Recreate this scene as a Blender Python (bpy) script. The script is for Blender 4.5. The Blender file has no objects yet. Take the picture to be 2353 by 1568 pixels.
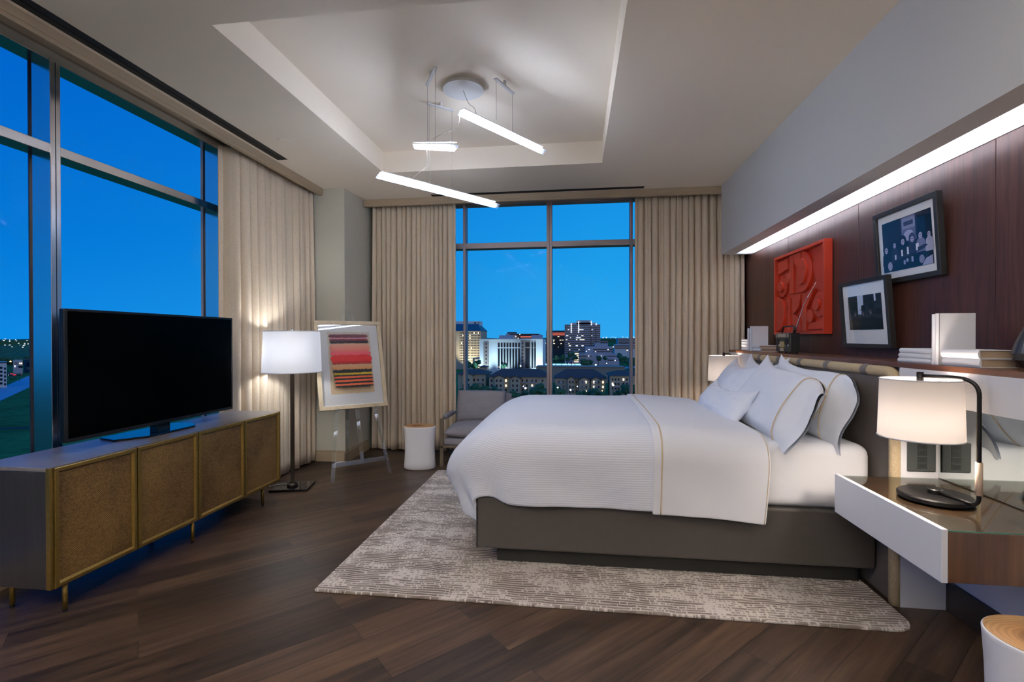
import bpy, bmesh, math, random
from mathutils import Vector, Matrix, noise as mnoise
R = math.radians
rng = random.Random(7)
scn = bpy.context.scene
COL = scn.collection
# ------------------------------------------------------------------ helpers
def lin(c):
    def f(v):
        v /= 255.0
        return v/12.92 if v <= .04045 else ((v+.055)/1.055)**2.4
    return (f(c[0]), f(c[1]), f(c[2]), 1.0)

class NT:
    """tiny node-tree helper"""
    def __init__(s, tree):
        s.t = tree; s.n = tree.nodes; s.l = tree.links
    def new(s, typ, **kw):
        n = s.n.new(typ)
        for k, v in kw.items():
            if k.startswith('i_'):
                n.inputs[int(k[2:]) if k[2:].isdigit() else k[2:].replace('_', ' ')].default_value = v
            else:
                setattr(n, k, v)
        return n
    def link(s, a, b): s.l.new(a, b)
    def math(s, op, a, b=None, c=None, clamp=False):
        n = s.n.new('ShaderNodeMath'); n.operation = op; n.use_clamp = clamp
        for i, v in enumerate((a, b, c)):
            if v is None: continue
            if isinstance(v, (int, float)): n.inputs[i].default_value = v
            else: s.l.new(v, n.inputs[i])
        return n.outputs[0]
    def mix(s, fac, a, b):
        n = s.n.new('ShaderNodeMix'); n.data_type = 'RGBA'
        for idx, v in ((0, fac), (6, a), (7, b)):
            if isinstance(v, (int, float)): n.inputs[idx].default_value = v
            elif isinstance(v, tuple): n.inputs[idx].default_value = v
            else: s.l.new(v, n.inputs[idx])
        return n.outputs[2]
    def noise(s, vec, scale, detail=3, rough=.55):
        n = s.n.new('ShaderNodeTexNoise'); n.inputs['Scale'].default_value = scale
        n.inputs['Detail'].default_value = detail; n.inputs['Roughness'].default_value = rough
        if vec is not None: s.l.new(vec, n.inputs['Vector'])
        return n.outputs['Fac']
    def mapping(s, vec, scale=(1, 1, 1), rot=(0, 0, 0), loc=(0, 0, 0)):
        n = s.n.new('ShaderNodeMapping')
        n.inputs['Scale'].default_value = scale; n.inputs['Rotation'].default_value = rot; n.inputs['Location'].default_value = loc
        s.l.new(vec, n.inputs['Vector']); return n.outputs[0]
    def ramp(s, fac, stops):
        n = s.n.new('ShaderNodeValToRGB'); e = n.color_ramp.elements
        while len(e) < len(stops): e.new(.5)
        for el, (p, c) in zip(e, stops): el.position = p; el.color = c
        s.l.new(fac, n.inputs[0]); return n.outputs[0]
    def bump(s, h, strength, dist=.01):
        n = s.n.new('ShaderNodeBump'); n.inputs['Strength'].default_value = strength; n.inputs['Distance'].default_value = dist
        s.l.new(h, n.inputs['Height']); return n.outputs[0]

def base_mat(name):
    m = bpy.data.materials.new(name); m.use_nodes = True
    t = NT(m.node_tree); b = m.node_tree.nodes['Principled BSDF']
    return m, t, b
def world_pos(t):
    return t.new('ShaderNodeNewGeometry').outputs['Position']
def obj_co(t):
    return t.new('ShaderNodeTexCoord').outputs['Object']

def M(name, col, rough=.5, metal=0.0, spec=.5, emit=None, estr=0.0, var=0.0, vscale=8, vstretch=(1, 1, 1), bump=0.0, bscale=200, bdist=.002, coat=0.0, trans=0.0):
    m, t, b = base_mat(name)
    c = lin(col)
    b.inputs['Roughness'].default_value = rough; b.inputs['Metallic'].default_value = metal
    b.inputs['Specular IOR Level'].default_value = spec; b.inputs['Coat Weight'].default_value = coat
    b.inputs['Coat Roughness'].default_value = .1
    b.inputs['Base Color'].default_value = c
    p = obj_co(t)
    if var:
        n = t.noise(t.mapping(p, vstretch), vscale, 4)
        d = tuple(x*(1-var) for x in c[:3])+(1,); l = tuple(min(1, x*(1+var)) for x in c[:3])+(1,)
        t.link(t.ramp(n, [(.3, d), (.7, l)]), b.inputs['Base Color'])
    if bump:
        t.link(t.bump(t.noise(p, bscale, 2), bump, bdist), b.inputs['Normal'])
    if emit:
        b.inputs['Emission Color'].default_value = lin(emit); b.inputs['Emission Strength'].default_value = estr
    return m

def glow(name, col, strength, sample=True):
    m, t, b = base_mat(name)
    b.inputs['Base Color'].default_value = lin(col); b.inputs['Emission Color'].default_value = lin(col)
    b.inputs['Emission Strength'].default_value = strength
    if not sample: m.cycles.emission_sampling = 'NONE'
    return m

def thin_glass(name, tint=(1, 1, 1, 1), refl=.06, rough=.0, fres=True, fk=.5):
    m = bpy.data.materials.new(name); m.use_nodes = True
    t = NT(m.node_tree); t.n.clear()
    o = t.new('ShaderNodeOutputMaterial'); tr = t.new('ShaderNodeBsdfTransparent'); g = t.new('ShaderNodeBsdfGlossy')
    tr.inputs[0].default_value = tint; g.inputs['Roughness'].default_value = rough
    g.inputs[0].default_value = (1, 1, 1, 1)
    mx = t.new('ShaderNodeMixShader')
    if fres:
        f = t.new('ShaderNodeLayerWeight'); f.inputs[0].default_value = .12
        t.link(t.math('MULTIPLY_ADD', f.outputs['Fresnel'], fk, refl, clamp=True), mx.inputs[0])
    else: mx.inputs[0].default_value = refl
    t.link(tr.outputs[0], mx.inputs[1]); t.link(g.outputs[0], mx.inputs[2]); t.link(mx.outputs[0], o.inputs[0])
    return m

def shade_mat(name, col, trans, tk=.33):
    m = bpy.data.materials.new(name); m.use_nodes = True
    t = NT(m.node_tree); t.n.clear()
    o = t.new('ShaderNodeOutputMaterial'); d = t.new('ShaderNodeBsdfDiffuse'); tl = t.new('ShaderNodeBsdfTranslucent')
    d.inputs[0].default_value = lin(col); tl.inputs[0].default_value = tuple(c*tk for c in lin(col)[:3])+(1,)
    mx = t.new('ShaderNodeMixShader'); mx.inputs[0].default_value = trans
    w = t.noise(t.mapping(obj_co(t), (300, 300, 900)), 1, 2)
    nb = t.bump(w, .15, .001); t.link(nb, d.inputs['Normal'])
    t.link(d.outputs[0], mx.inputs[1]); t.link(tl.outputs[0], mx.inputs[2]); t.link(mx.outputs[0], o.inputs[0])
    return m

WORLD = {}   # object name -> world origin used when its vertices were written
class B:
    def __init__(s): s.bm = bmesh.new(); s.mi = 0; s.cl = None
    def face(s, vs):
        try: f = s.bm.faces.new(vs)
        except ValueError: return None
        f.material_index = s.mi
        if s.cl is not None:
            for lp in f.loops: lp[s.lay] = s.cl
        return f
    def v(s, p): return s.bm.verts.new(p)
    def box(s, x0, x1, y0, y1, z0, z1, m=None):
        P = [(x, y, z) for z in (z0, z1) for y in (y0, y1) for x in (x0, x1)]
        vs = [s.v(m @ Vector(p) if m else p) for p in P]
        for q in ((0, 2, 3, 1), (4, 5, 7, 6), (0, 1, 5, 4), (2, 6, 7, 3), (0, 4, 6, 2), (1, 3, 7, 5)):
            s.face([vs[i] for i in q])
        return s
    def tube(s, pts, r, seg=10, cap=True, closed=False):
        pts = [Vector(p) for p in pts]; n = len(pts); rings = []
        rr = r if isinstance(r, (list, tuple)) else [r]*n
        up = None
        for i, p in enumerate(pts):
            a = pts[(i-1) % n] if (i or closed) else p; c = pts[(i+1) % n] if (i < n-1 or closed) else p
            t = (c-a).normalized()
            if up is None:
                up = Vector((0, 0, 1)) if abs(t.z) < .9 else Vector((1, 0, 0))
            x = t.cross(up)
            if x.length < 1e-6: x = t.orthogonal()
            x.normalize(); y = x.cross(t).normalized(); up = y
            rings.append([s.v(p+(x*math.cos(k*math.tau/seg)+y*math.sin(k*math.tau/seg))*rr[i]) for k in range(seg)])
        m = n if closed else n-1
        for i in range(m):
            A, C = rings[i], rings[(i+1) % n]
            for k in range(seg): s.face([A[k], A[(k+1) % seg], C[(k+1) % seg], C[k]])
        if cap and not closed:
            s.face(rings[0][::-1]); s.face(rings[-1])
        return s
    def lathe(s, prof, c=(0, 0), seg=40, sx=1, sy=1, cap0=True, cap1=True):
        rings = []
        for r, z in prof:
            rings.append([s.v((c[0]+r*sx*math.cos(k*math.tau/seg), c[1]+r*sy*math.sin(k*math.tau/seg), z)) for k in range(seg)])
        for A, C in zip(rings, rings[1:]):
            for k in range(seg): s.face([A[k], A[(k+1) % seg], C[(k+1) % seg], C[k]])
        if cap0: s.face(rings[0][::-1])
        if cap1: s.face(rings[-1])
        return s
    def prism(s, poly, f, d0, d1):
        """extrude a 2D polygon: f(u, v, d) -> point"""
        a = [s.v(f(u, v, d0)) for u, v in poly]; b = [s.v(f(u, v, d1)) for u, v in poly]
        s.face(a[::-1]); s.face(b)
        for i in range(len(a)):
            j = (i+1) % len(a); s.face([a[i], a[j], b[j], b[i]])
        return s
    def grid(s, f, nu, nv, closeu=False):
        g = [[s.v(f(i/(nu if closeu else nu-1), j/(nv-1))) for i in range(nu)] for j in range(nv)]
        for j in range(nv-1):
            for i in range(nu if closeu else nu-1):
                k = (i+1) % nu; s.face([g[j][i], g[j][k], g[j+1][k], g[j+1][i]])
        return g
    def colors(s):
        s.lay = s.bm.loops.layers.color.new('Col'); s.cl = (1, 1, 1, 1); return s
    def out(s, name, mat, parent=None, smooth=False, bevel=0, seg=2, sub=0, solid=0, origin=None, label=None, auto=True):
        bm = s.bm
        bmesh.ops.recalc_face_normals(bm, faces=bm.faces) if auto else None
        if parent is not None: o0 = Vector(WORLD[parent.name])
        elif origin is not None: o0 = Vector(origin)
        else:
            xs = [v.co for v in bm.verts]
            lo = [min(c[i] for c in xs) for i in range(3)]; hi = [max(c[i] for c in xs) for i in range(3)]
            o0 = Vector(((lo[0]+hi[0])/2, (lo[1]+hi[1])/2, lo[2]))
        for v in bm.verts: v.co -= o0
        me = bpy.data.meshes.new(name); bm.to_mesh(me); bm.free()
        for m in (mat if isinstance(mat, (list, tuple)) else [mat]): me.materials.append(m)
        if smooth:
            for p in me.polygons: p.use_smooth = True
        o = bpy.data.objects.new(name, me); COL.objects.link(o)
        if parent is not None: o.parent = parent
        else: o.location = o0
        WORLD[o.name] = tuple(o0)
        if bevel:
            mo = o.modifiers.new('bev', 'BEVEL'); mo.width = bevel; mo.segments = seg; mo.limit_method = 'ANGLE'; mo.angle_limit = R(35); mo.harden_normals = False
        if solid:
            mo = o.modifiers.new('sol', 'SOLIDIFY'); mo.thickness = solid; mo.offset = 0
        if sub:
            mo = o.modifiers.new('sub', 'SUBSURF'); mo.levels = sub; mo.render_levels = sub
        if label: o['label'] = label
        return o

def tag(o, label, cat, group=None, kind=None):
    o['label'] = label; o['category'] = cat
    if group: o['group'] = group
    if kind: o['kind'] = kind
    return o
def thing(name, label, cat, loc, group=None):
    o = bpy.data.objects.new(name, None); COL.objects.link(o); o.location = loc
    o.empty_display_size = .1
    WORLD[o.name] = tuple(loc)
    return tag(o, label, cat, group)
def struct(o, label=None):
    o['kind'] = 'structure'
    if label: o['label'] = label
    return o
def dup(root, delta, label=None, group=None):
    r = root.copy(); COL.objects.link(r); r.location = Vector(root.location)+Vector(delta)
    WORLD[r.name] = tuple(Vector(WORLD[root.name])+Vector(delta))
    if label: r['label'] = label
    if group: r['group'] = group
    for ch in list(root.children):
        c = ch.copy(); COL.objects.link(c); c.parent = r; WORLD[c.name] = WORLD[r.name]
        for g in list(ch.children):
            d = g.copy(); COL.objects.link(d); d.parent = c; WORLD[d.name] = WORLD[r.name]
    return r

# ------------------------------------------------------------------ camera
F, YAW, PIT, ROL = 1119.24, .128267, -.0063357, -.0012093
CAM = Vector((0, 0, 1.3))
fw = Vector((-math.sin(YAW)*math.cos(PIT), math.cos(YAW)*math.cos(PIT), math.sin(PIT)))
rt = Vector((math.cos(YAW), math.sin(YAW), 0)); up = rt.cross(fw)
rt, up = math.cos(ROL)*rt+math.sin(ROL)*up, -math.sin(ROL)*rt+math.cos(ROL)*up
cd = bpy.data.cameras.new('camera'); cam = bpy.data.objects.new('camera', cd); COL.objects.link(cam)
cd.sensor_width = 36; cd.lens = F/2353*36; cd.clip_start = .05; cd.clip_end = 8000
mw = Matrix((rt, up, -fw)).transposed().to_4x4(); mw.translation = CAM; cam.matrix_world = mw
scn.camera = cam
scn.view_settings.view_transform = 'Standard'; scn.view_settings.look = 'None'
scn.view_settings.gamma = 1; scn.view_settings.use_curve_mapping = False; scn.view_settings.exposure = 0.75
scn.cycles.max_bounces = 10; scn.cycles.diffuse_bounces = 5; scn.cycles.glossy_bounces = 5
scn.cycles.transparent_max_bounces = 16; scn.cycles.transmission_bounces = 6
scn.cycles.caustics_reflective = False; scn.cycles.caustics_refractive = False
scn.cycles.sample_clamp_indirect = 6
def far(px, py, Y):
    """surveying helper for the distant city: the point seen in that direction at depth Y"""
    d = fw+rt*((px-1176.5)/F)+up*((784-py)/F)
    return CAM+d*(Y/d.y)

# ------------------------------------------------------------------ sky at dusk
w = bpy.data.worlds.new('dusk'); scn.world = w; w.use_nodes = True
t = NT(w.node_tree); bg = w.node_tree.nodes['Background']
gen = t.new('ShaderNodeTexCoord').outputs['Generated']
sep = t.new('ShaderNodeSeparateXYZ'); t.link(gen, sep.inputs[0])
az = t.new('ShaderNodeMapRange'); az.inputs[1].default_value = -.85; az.inputs[2].default_value = .05
t.link(sep.outputs[0], az.inputs[0])
elv = t.new('ShaderNodeMapRange'); elv.inputs[1].default_value = 0; elv.inputs[2].default_value = .45; t.link(sep.outputs[2], elv.inputs[0])
left = t.ramp(elv.outputs[0], [(0, lin((10, 136, 226))), (.35, lin((0, 116, 214))), (1, lin((0, 88, 198)))])
fars = t.ramp(elv.outputs[0], [(0, lin((48, 168, 240))), (.3, lin((30, 158, 234))), (1, lin((0, 128, 222)))])
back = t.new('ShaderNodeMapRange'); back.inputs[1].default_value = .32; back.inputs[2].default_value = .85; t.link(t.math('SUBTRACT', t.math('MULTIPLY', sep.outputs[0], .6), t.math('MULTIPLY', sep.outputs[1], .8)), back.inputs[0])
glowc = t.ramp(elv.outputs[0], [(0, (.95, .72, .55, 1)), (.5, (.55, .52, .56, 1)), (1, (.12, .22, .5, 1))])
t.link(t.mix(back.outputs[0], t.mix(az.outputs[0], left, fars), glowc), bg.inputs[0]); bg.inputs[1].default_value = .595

# ------------------------------------------------------------------ materials
def floor_material():
    m, t, b = base_mat('dark_plank')
    p = t.mapping(world_pos(t), rot=(0, 0, R(-45)))
    br = t.new('ShaderNodeTexBrick'); br.offset = .37; br.offset_frequency = 2
    br.inputs['Color1'].default_value = (0, 0, 0, 1); br.inputs['Color2'].default_value = (1, 1, 1, 1); br.inputs['Mortar'].default_value = (.5, .5, .5, 1)
    br.inputs['Scale'].default_value = 1; br.inputs['Brick Width'].default_value = 1.22; br.inputs['Row Height'].default_value = .146
    br.inputs['Mortar Size'].default_value = .0012; br.inputs['Mortar Smooth'].default_value = .1; br.inputs['Bias'].default_value = 0
    t.link(p, br.inputs['Vector'])
    sx = t.new('ShaderNodeSeparateXYZ'); t.link(p, sx.inputs[0])
    row = t.math('FLOOR', t.math('DIVIDE', sx.outputs[1], .146))
    gv = t.new('ShaderNodeCombineXYZ')
    t.link(t.math('MULTIPLY_ADD', row, 3.7, t.math('MULTIPLY', sx.outputs[0], 1.6)), gv.inputs[0])
    t.link(t.math('MULTIPLY', sx.outputs[1], 26), gv.inputs[1]); t.link(t.math('MULTIPLY', br.outputs['Color'], 9.0), gv.inputs[2])
    n1 = t.noise(gv.outputs[0], 1.0, 6, .65)
    n2 = t.noise(t.mapping(gv.outputs[0], (1.5, 5, 1)), 1.4, 5, .7)
    c = t.ramp(n1, [(.28, lin((34, 26, 21))), (.5, lin((67, 51, 40))), (.75, lin((92, 73, 57)))])
    c = t.mix(t.math('MULTIPLY', t.math('GREATER_THAN', n2, .63), .45), c, lin((28, 21, 18)))
    tone = t.ramp(br.outputs['Color'], [(0, (.45, .46, .48, 1)), (.5, (.9, .89, .88, 1)), (1, (1.2, 1.14, 1.06, 1))])
    mm = t.new('ShaderNodeMix'); mm.data_type = 'RGBA'; mm.blend_type = 'MULTIPLY'; mm.inputs[0].default_value = 1
    t.link(c, mm.inputs[6]); t.link(tone, mm.inputs[7])
    c2 = t.mix(br.outputs['Fac'], mm.outputs[2], lin((18, 13, 11)))
    t.link(c2, b.inputs['Base Color']); b.inputs['Roughness'].default_value = .42; b.inputs['Specular IOR Level'].default_value = .35
    t.link(t.bump(t.math('SUBTRACT', n1, t.math('MULTIPLY', br.outputs['Fac'], 2)), .12, .003), b.inputs['Normal'])
    return m
def rug_material():
    m, t, b = base_mat('woven_rug')
    p = world_pos(t); s = t.new('ShaderNodeSeparateXYZ'); t.link(p, s.inputs[0])
    X, Y = s.outputs[0], s.outputs[1]
    rowf = t.math('DIVIDE', t.math('ADD', Y, t.math('MULTIPLY', t.noise(p, 5, 3), .05)), .021)
    row = t.math('FLOOR', rowf); fr = t.math('FRACT', rowf)
    v = t.new('ShaderNodeCombineXYZ'); t.link(t.math('MULTIPLY', X, 70), v.inputs[0]); t.link(t.math('MULTIPLY', row, 7.31), v.inputs[1])
    dash = t.noise(v.outputs[0], 1, 1)
    v2 = t.new('ShaderNodeCombineXYZ'); t.link(t.math('MULTIPLY', X, 9), v2.inputs[0]); t.link(t.math('MULTIPLY', row, 3.17), v2.inputs[1])
    seg = t.noise(v2.outputs[0], 1, 2)
    blot = t.noise(t.mapping(p, (2.4, 6.5, 1)), 1.0, 3)
    colb = t.noise(t.mapping(p, (7, .7, 1)), 1.0, 2)
    thr = t.math('ADD', t.math('ADD', t.math('MULTIPLY', seg, .45), t.math('MULTIPLY', blot, .65)), t.math('MULTIPLY', colb, .35))
    dens = t.math('MULTIPLY_ADD', thr, 4.4, -2.6, clamp=True)
    band = t.math('LESS_THAN', t.math('ABSOLUTE', t.math('SUBTRACT', fr, .5)), .33)
    d2 = t.math('GREATER_THAN', t.math('ADD', dash, t.math('MULTIPLY', dens, .27)), .585)
    k = t.math('MULTIPLY', t.math('MULTIPLY', d2, band), t.math('MULTIPLY_ADD', dens, .5, .4, clamp=True))
    fine = t.noise(t.mapping(p, (160, 220, 1)), 1.0, 2)
    basec = t.ramp(t.noise(p, 2.2, 3), [(.3, lin((226, 216, 211))), (.7, lin((240, 232, 223)))])
    basec = t.mix(t.math('MULTIPLY', t.math('SUBTRACT', .75, fine, clamp=True), .9), basec, lin((120, 108, 104)))
    basec = t.mix(t.math('MULTIPLY', dens, .16), basec, lin((140, 128, 122)))
    dark = t.ramp(t.noise(p, 3.1, 2), [(.35, lin((92, 78, 74))), (.65, lin((106, 96, 84)))])
    t.link(t.mix(k, basec, dark), b.inputs['Base Color']); b.inputs['Roughness'].default_value = 1; b.inputs['Specular IOR Level'].default_value = .1
    t.link(t.bump(t.math('ADD', fine, t.math('MULTIPLY', fr, .12)), .4, .005), b.inputs['Normal'])
    return m
def wood_material(name, dark, mid, light, axis='z', scale=1.0, rough=.38, coat=.15):
    m, t, b = base_mat(name)
    sc = {'z': (34, 34, 1.6), 'y': (34, 1.6, 34), 'x': (1.6, 34, 34)}[axis]
    p = world_pos(t)
    n1 = t.noise(t.mapping(p, tuple(a*scale for a in sc)), 1, 5, .6)
    n2 = t.noise(t.mapping(p, tuple(a*scale*.22 for a in sc)), 1, 3)
    f = t.math('MULTIPLY_ADD', n2, .5, t.math('MULTIPLY', n1, .5))
    t.link(t.ramp(f, [(.32, lin(dark)), (.5, lin(mid)), (.68, lin(light))]), b.inputs['Base Color'])
    b.inputs['Roughness'].default_value = rough; b.inputs['Coat Weight'].default_value = coat; b.inputs['Coat Roughness'].default_value = .25
    t.link(t.bump(n1, .06, .002), b.inputs['Normal'])
    return m
def panel_wall_material():
    m, t, b = base_mat('walnut_panelling')
    p = world_pos(t); s = t.new('ShaderNodeSeparateXYZ'); t.link(p, s.inputs[0])
    brd = t.math('DIVIDE', t.math('SUBTRACT', s.outputs[1], 2.354), .1287)
    fl = t.math('FLOOR', brd); fr = t.math('FRACT', brd)
    wn = t.new('ShaderNodeTexWhiteNoise'); wn.noise_dimensions = '1D'; t.link(fl, wn.inputs['W'])
    v = t.new('ShaderNodeCombineXYZ'); t.link(t.math('MULTIPLY', s.outputs[1], 60), v.inputs[0]); t.link(t.math('MULTIPLY', s.outputs[2], 3), v.inputs[1]); t.link(t.math('MULTIPLY', wn.outputs[0], 20), v.inputs[2])
    g = t.noise(v.outputs[0], 1, 5, .65)
    c = t.ramp(g, [(.25, lin((50, 29, 23))), (.55, lin((76, 45, 37))), (.8, lin((96, 60, 48)))])
    c = t.mix(t.math('MULTIPLY', wn.outputs[0], .38), c, lin((48, 30, 27)))
    ln = t.math('LESS_THAN', t.math('ABSOLUTE', t.math('SUBTRACT', fr, .5)), .008)
    c = t.mix(t.math('MULTIPLY', ln, .6), c, lin((34, 20, 18)))
    t.link(c, b.inputs['Base Color']); b.inputs['Roughness'].default_value = .42; b.inputs['Specular IOR Level'].default_value = .35
    t.link(t.bump(g, .05, .002), b.inputs['Normal'])
    return m
def cane_material():
    m, t, b = base_mat('woven_metal_mesh')
    s = t.new('ShaderNodeSeparateXYZ'); t.link(world_pos(t), s.inputs[0])
    u = t.math('DIVIDE', s.outputs[1], .0080); v = t.math('DIVIDE', s.outputs[2], .0056)
    par = t.math('FRACT', t.math('MULTIPLY', t.math('FLOOR', v), .5))
    fu = t.math('FRACT', t.math('ADD', u, par)); fv = t.math('FRACT', v)
    hole = t.math('MULTIPLY', t.math('LESS_THAN', t.math('ABSOLUTE', t.math('SUBTRACT', fu, .5)), .24), t.math('LESS_THAN', t.math('ABSOLUTE', t.math('SUBTRACT', fv, .5)), .27))
    weave_tone = t.noise(t.mapping(world_pos(t), (1, 90, 140)), 1, 2)  # fine random variation of the brass colour
    big = t.noise(world_pos(t), 3.0, 3)
    c = t.ramp(t.math('MULTIPLY_ADD', big, .5, t.math('MULTIPLY', weave_tone, .5)), [(.35, lin((112, 82, 44))), (.65, lin((186, 146, 84)))])
    t.link(t.mix(hole, c, lin((20, 15, 10))), b.inputs['Base Color'])
    t.link(t.math('MULTIPLY_ADD', hole, -.55, .55), b.inputs['Metallic']); b.inputs['Roughness'].default_value = .45
    return m
def fabric(name, col, scale=600, var=.08, bump=.25, rough=.95, stripes=None):
    m, t, b = base_mat(name)
    p = obj_co(t)
    wv = t.math('ADD', t.noise(t.mapping(p, (scale, scale, scale*.15)), 1, 2), t.noise(t.mapping(p, (scale*.15, scale*.15, scale)), 1, 2))
    c = lin(col); d = tuple(x*(1-var*2) for x in c[:3])+(1,); l = tuple(min(1, x*(1+var)) for x in c[:3])+(1,)
    t.link(t.ramp(t.math('MULTIPLY', wv, .5), [(.35, d), (.65, l)]), b.inputs['Base Color'])
    b.inputs['Roughness'].default_value = rough; b.inputs['Specular IOR Level'].default_value = .15
    t.link(t.bump(wv, bump, .001), b.inputs['Normal'])
    return m
def striped_linen():
    m, t, b = base_mat('ribbed_white_linen')
    uv = t.new('ShaderNodeUVMap'); uv.uv_map = 'cloth'
    s = t.new('ShaderNodeSeparateXYZ'); t.link(uv.outputs[0], s.inputs[0])
    wv = t.math('SINE', t.math('MULTIPLY', s.outputs[1], math.tau/.0125))
    h = t.math('MULTIPLY', wv, .5)
    c = t.ramp(t.math('MULTIPLY_ADD', wv, .5, .5), [(.1, lin((224, 228, 238))), (.6, lin((236, 240, 249)))])
    t.link(c, b.inputs['Base Color']); b.inputs['Roughness'].default_value = .8; b.inputs['Specular IOR Level'].default_value = .2
    big = t.noise(obj_co(t), 5, 3)
    b1 = t.bump(h, .28, .002)
    n = t.new('ShaderNodeBump'); n.inputs['Strength'].default_value = .25; n.inputs['Distance'].default_value = .02
    t.link(big, n.inputs['Height']); t.link(b1, n.inputs['Normal']); t.link(n.outputs[0], b.inputs['Normal'])
    return m
def vcol_material(name, rough=.5):
    m, t, b = base_mat(name)
    a = t.new('ShaderNodeVertexColor'); a.layer_name = 'Col'
    n = t.noise(obj_co(t), 60, 3)
    mm = t.new('ShaderNodeMix'); mm.data_type = 'RGBA'; mm.blend_type = 'MULTIPLY'; mm.inputs[0].default_value = .1
    t.link(a.outputs[0], mm.inputs[6]); t.link(t.ramp(n, [(.3, (.6, .6, .6, 1)), (.7, (1, 1, 1, 1))]), mm.inputs[7])
    t.link(mm.outputs[2], b.inputs['Base Color']); b.inputs['Roughness'].default_value = rough
    return m

def frosted():
    m = bpy.data.materials.new('frosted_tube'); m.use_nodes = True
    t = NT(m.node_tree); t.n.clear()
    o = t.new('ShaderNodeOutputMaterial'); tr = t.new('ShaderNodeBsdfTransparent'); tl = t.new('ShaderNodeBsdfTranslucent'); g = t.new('ShaderNodeBsdfGlossy')
    tr.inputs[0].default_value = (.95, .97, 1, 1); tl.inputs[0].default_value = (.55, .66, .8, 1); g.inputs['Roughness'].default_value = .08
    m1 = t.new('ShaderNodeMixShader'); m1.inputs[0].default_value = .16; t.link(tr.outputs[0], m1.inputs[1]); t.link(tl.outputs[0], m1.inputs[2])
    m2 = t.new('ShaderNodeMixShader'); m2.inputs[0].default_value = .07; t.link(m1.outputs[0], m2.inputs[1]); t.link(g.outputs[0], m2.inputs[2]); t.link(m2.outputs[0], o.inputs[0])
    return m
m_floor = floor_material(); m_rug = rug_material(); m_wallwood = panel_wall_material()
m_ceiling = M('ceiling_paint', (240, 229, 213), .9, spec=.2, bump=.05, bscale=300)
m_soffit = M('grey_wallcovering', (204, 205, 208), .8, spec=.2, bump=.08, bscale=500)
m_wall = M('beige_wallcovering', (196, 194, 182), .85, spec=.2, var=.06, vscale=300, bump=.15, bscale=400)
m_trim = M('taupe_trim', (168, 150, 126), .6, bump=.03)
m_white = M('white_paint', (226, 226, 230), .5, bump=.02)
m_panelgrey = M('light_grey_lacquer', (230, 231, 237), .45, bump=.02)
m_frame = M('anodised_frame', (214, 212, 214), .2, metal=1.0, bump=.01)
m_frame_far = M('brushed_frame', (150, 140, 142), .5, metal=.5, bump=.02)
m_framedark = M('dark_gasket', (20, 30, 50), .4)
m_black = M('black_slot', (12, 11, 11), .6, bump=.02)
m_curtain = fabric('linen_curtain', (220, 204, 182), 500, .09, .3)
m_glass = thin_glass('window_glass', (1, 1, 1, 1), .0008, fk=.02)
m_brass = M('brushed_brass', (150, 124, 66), .36, metal=.85, var=.1, vscale=60, bump=.03)
m_cane = cane_material()
m_cabinet = wood_material('grey_oak_veneer', (32, 30, 31), (40, 38, 39), (48, 46, 45), 'z', 2.0, .4, .1)
m_cabtop = wood_material('grey_oak_top', (88, 84, 86), (104, 100, 102), (118, 112, 112), 'y', 2.0, .36, .1)
m_tv = M('black_plastic', (10, 10, 12), .35, spec=.4, bump=.01)
m_screen = M('black_screen', (1, 1, 1), .25, spec=.03)
m_tvbase = M('gloss_black_glass', (10, 12, 16), .08, spec=.6)
m_bronze = M('dark_bronze', (58, 50, 44), .35, metal=.7, bump=.02)
m_blackmetal = M('black_metal', (24, 23, 23), .38, metal=.5, bump=.02)
m_shade = shade_mat('white_lampshade', (228, 230, 236), .5, .36)
m_shade_w = shade_mat('warm_lampshade', (236, 230, 226), .5, .125)
m_ltwood = wood_material('pale_oak', (178, 160, 130), (196, 178, 148), (210, 194, 166), 'z', 1.5, .5, .05)
m_mat = M('mat_board', (246, 247, 249), .6, bump=.02)
m_print = vcol_material('print_inks', .55)
m_pic = vcol_material('photo_print', .3)
m_acrylic = thin_glass('clear_acrylic', (.92, .95, .96, 1), .10, .02)
m_cavity = M('chrome_knob', (220, 222, 224), .15, metal=1.0)
m_stump = M('white_lacquer', (242, 242, 246), .35, var=.02, bump=.05, bscale=20, bdist=.005)
m_chair = fabric('grey_linen_upholstery', (140, 138, 146), 420, .12, .3)
m_chairmetal = M('antique_nickel', (128, 118, 102), .35, metal=.7, bump=.02)
m_base = M('taupe_leather', (62, 58, 55), .55, var=.05, vscale=30, bump=.1, bscale=700)
m_plinth = M('dark_plinth', (24, 23, 21), .6, bump=.02)
m_linen = striped_linen()
m_sheet = M('white_cotton', (236, 238, 244), .85, spec=.2, bump=.2, bscale=18, bdist=.006)
m_pillow = M('pillow_cotton', (238, 243, 252), .85, spec=.2, bump=.25, bscale=14, bdist=.008)
m_piping = M('tan_piping', (208, 186, 154), .8)
m_roll = fabric('cream_woven_roll', (190, 172, 140), 450, .12, .35)
m_strap = M('grey_strap', (112, 106, 102), .6, bump=.08)
m_hb = M('headboard_leather', (92, 86, 83), .6, var=.04, vscale=20, bump=.1, bscale=700)
m_shelf = wood_material('walnut_shelf', (70, 42, 28), (104, 62, 38), (134, 86, 54), 'y', 1.0, .3, .3)
m_ns = wood_material('walnut_nightstand', (50, 32, 20), (76, 49, 30), (100, 68, 43), 'z', 1.0, .35, .2)
m_tabglass = thin_glass('table_glass', (.92, .96, .94, 1), .03, fk=.28)
m_glassedge = M('green_glass_edge', (60, 110, 96), .15)
m_mirror = M('mirror', (226, 232, 228), .02, metal=1.0)
m_red = M('red_lacquer', (186, 54, 30), .42, var=.05, vscale=6, bump=.03)
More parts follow.
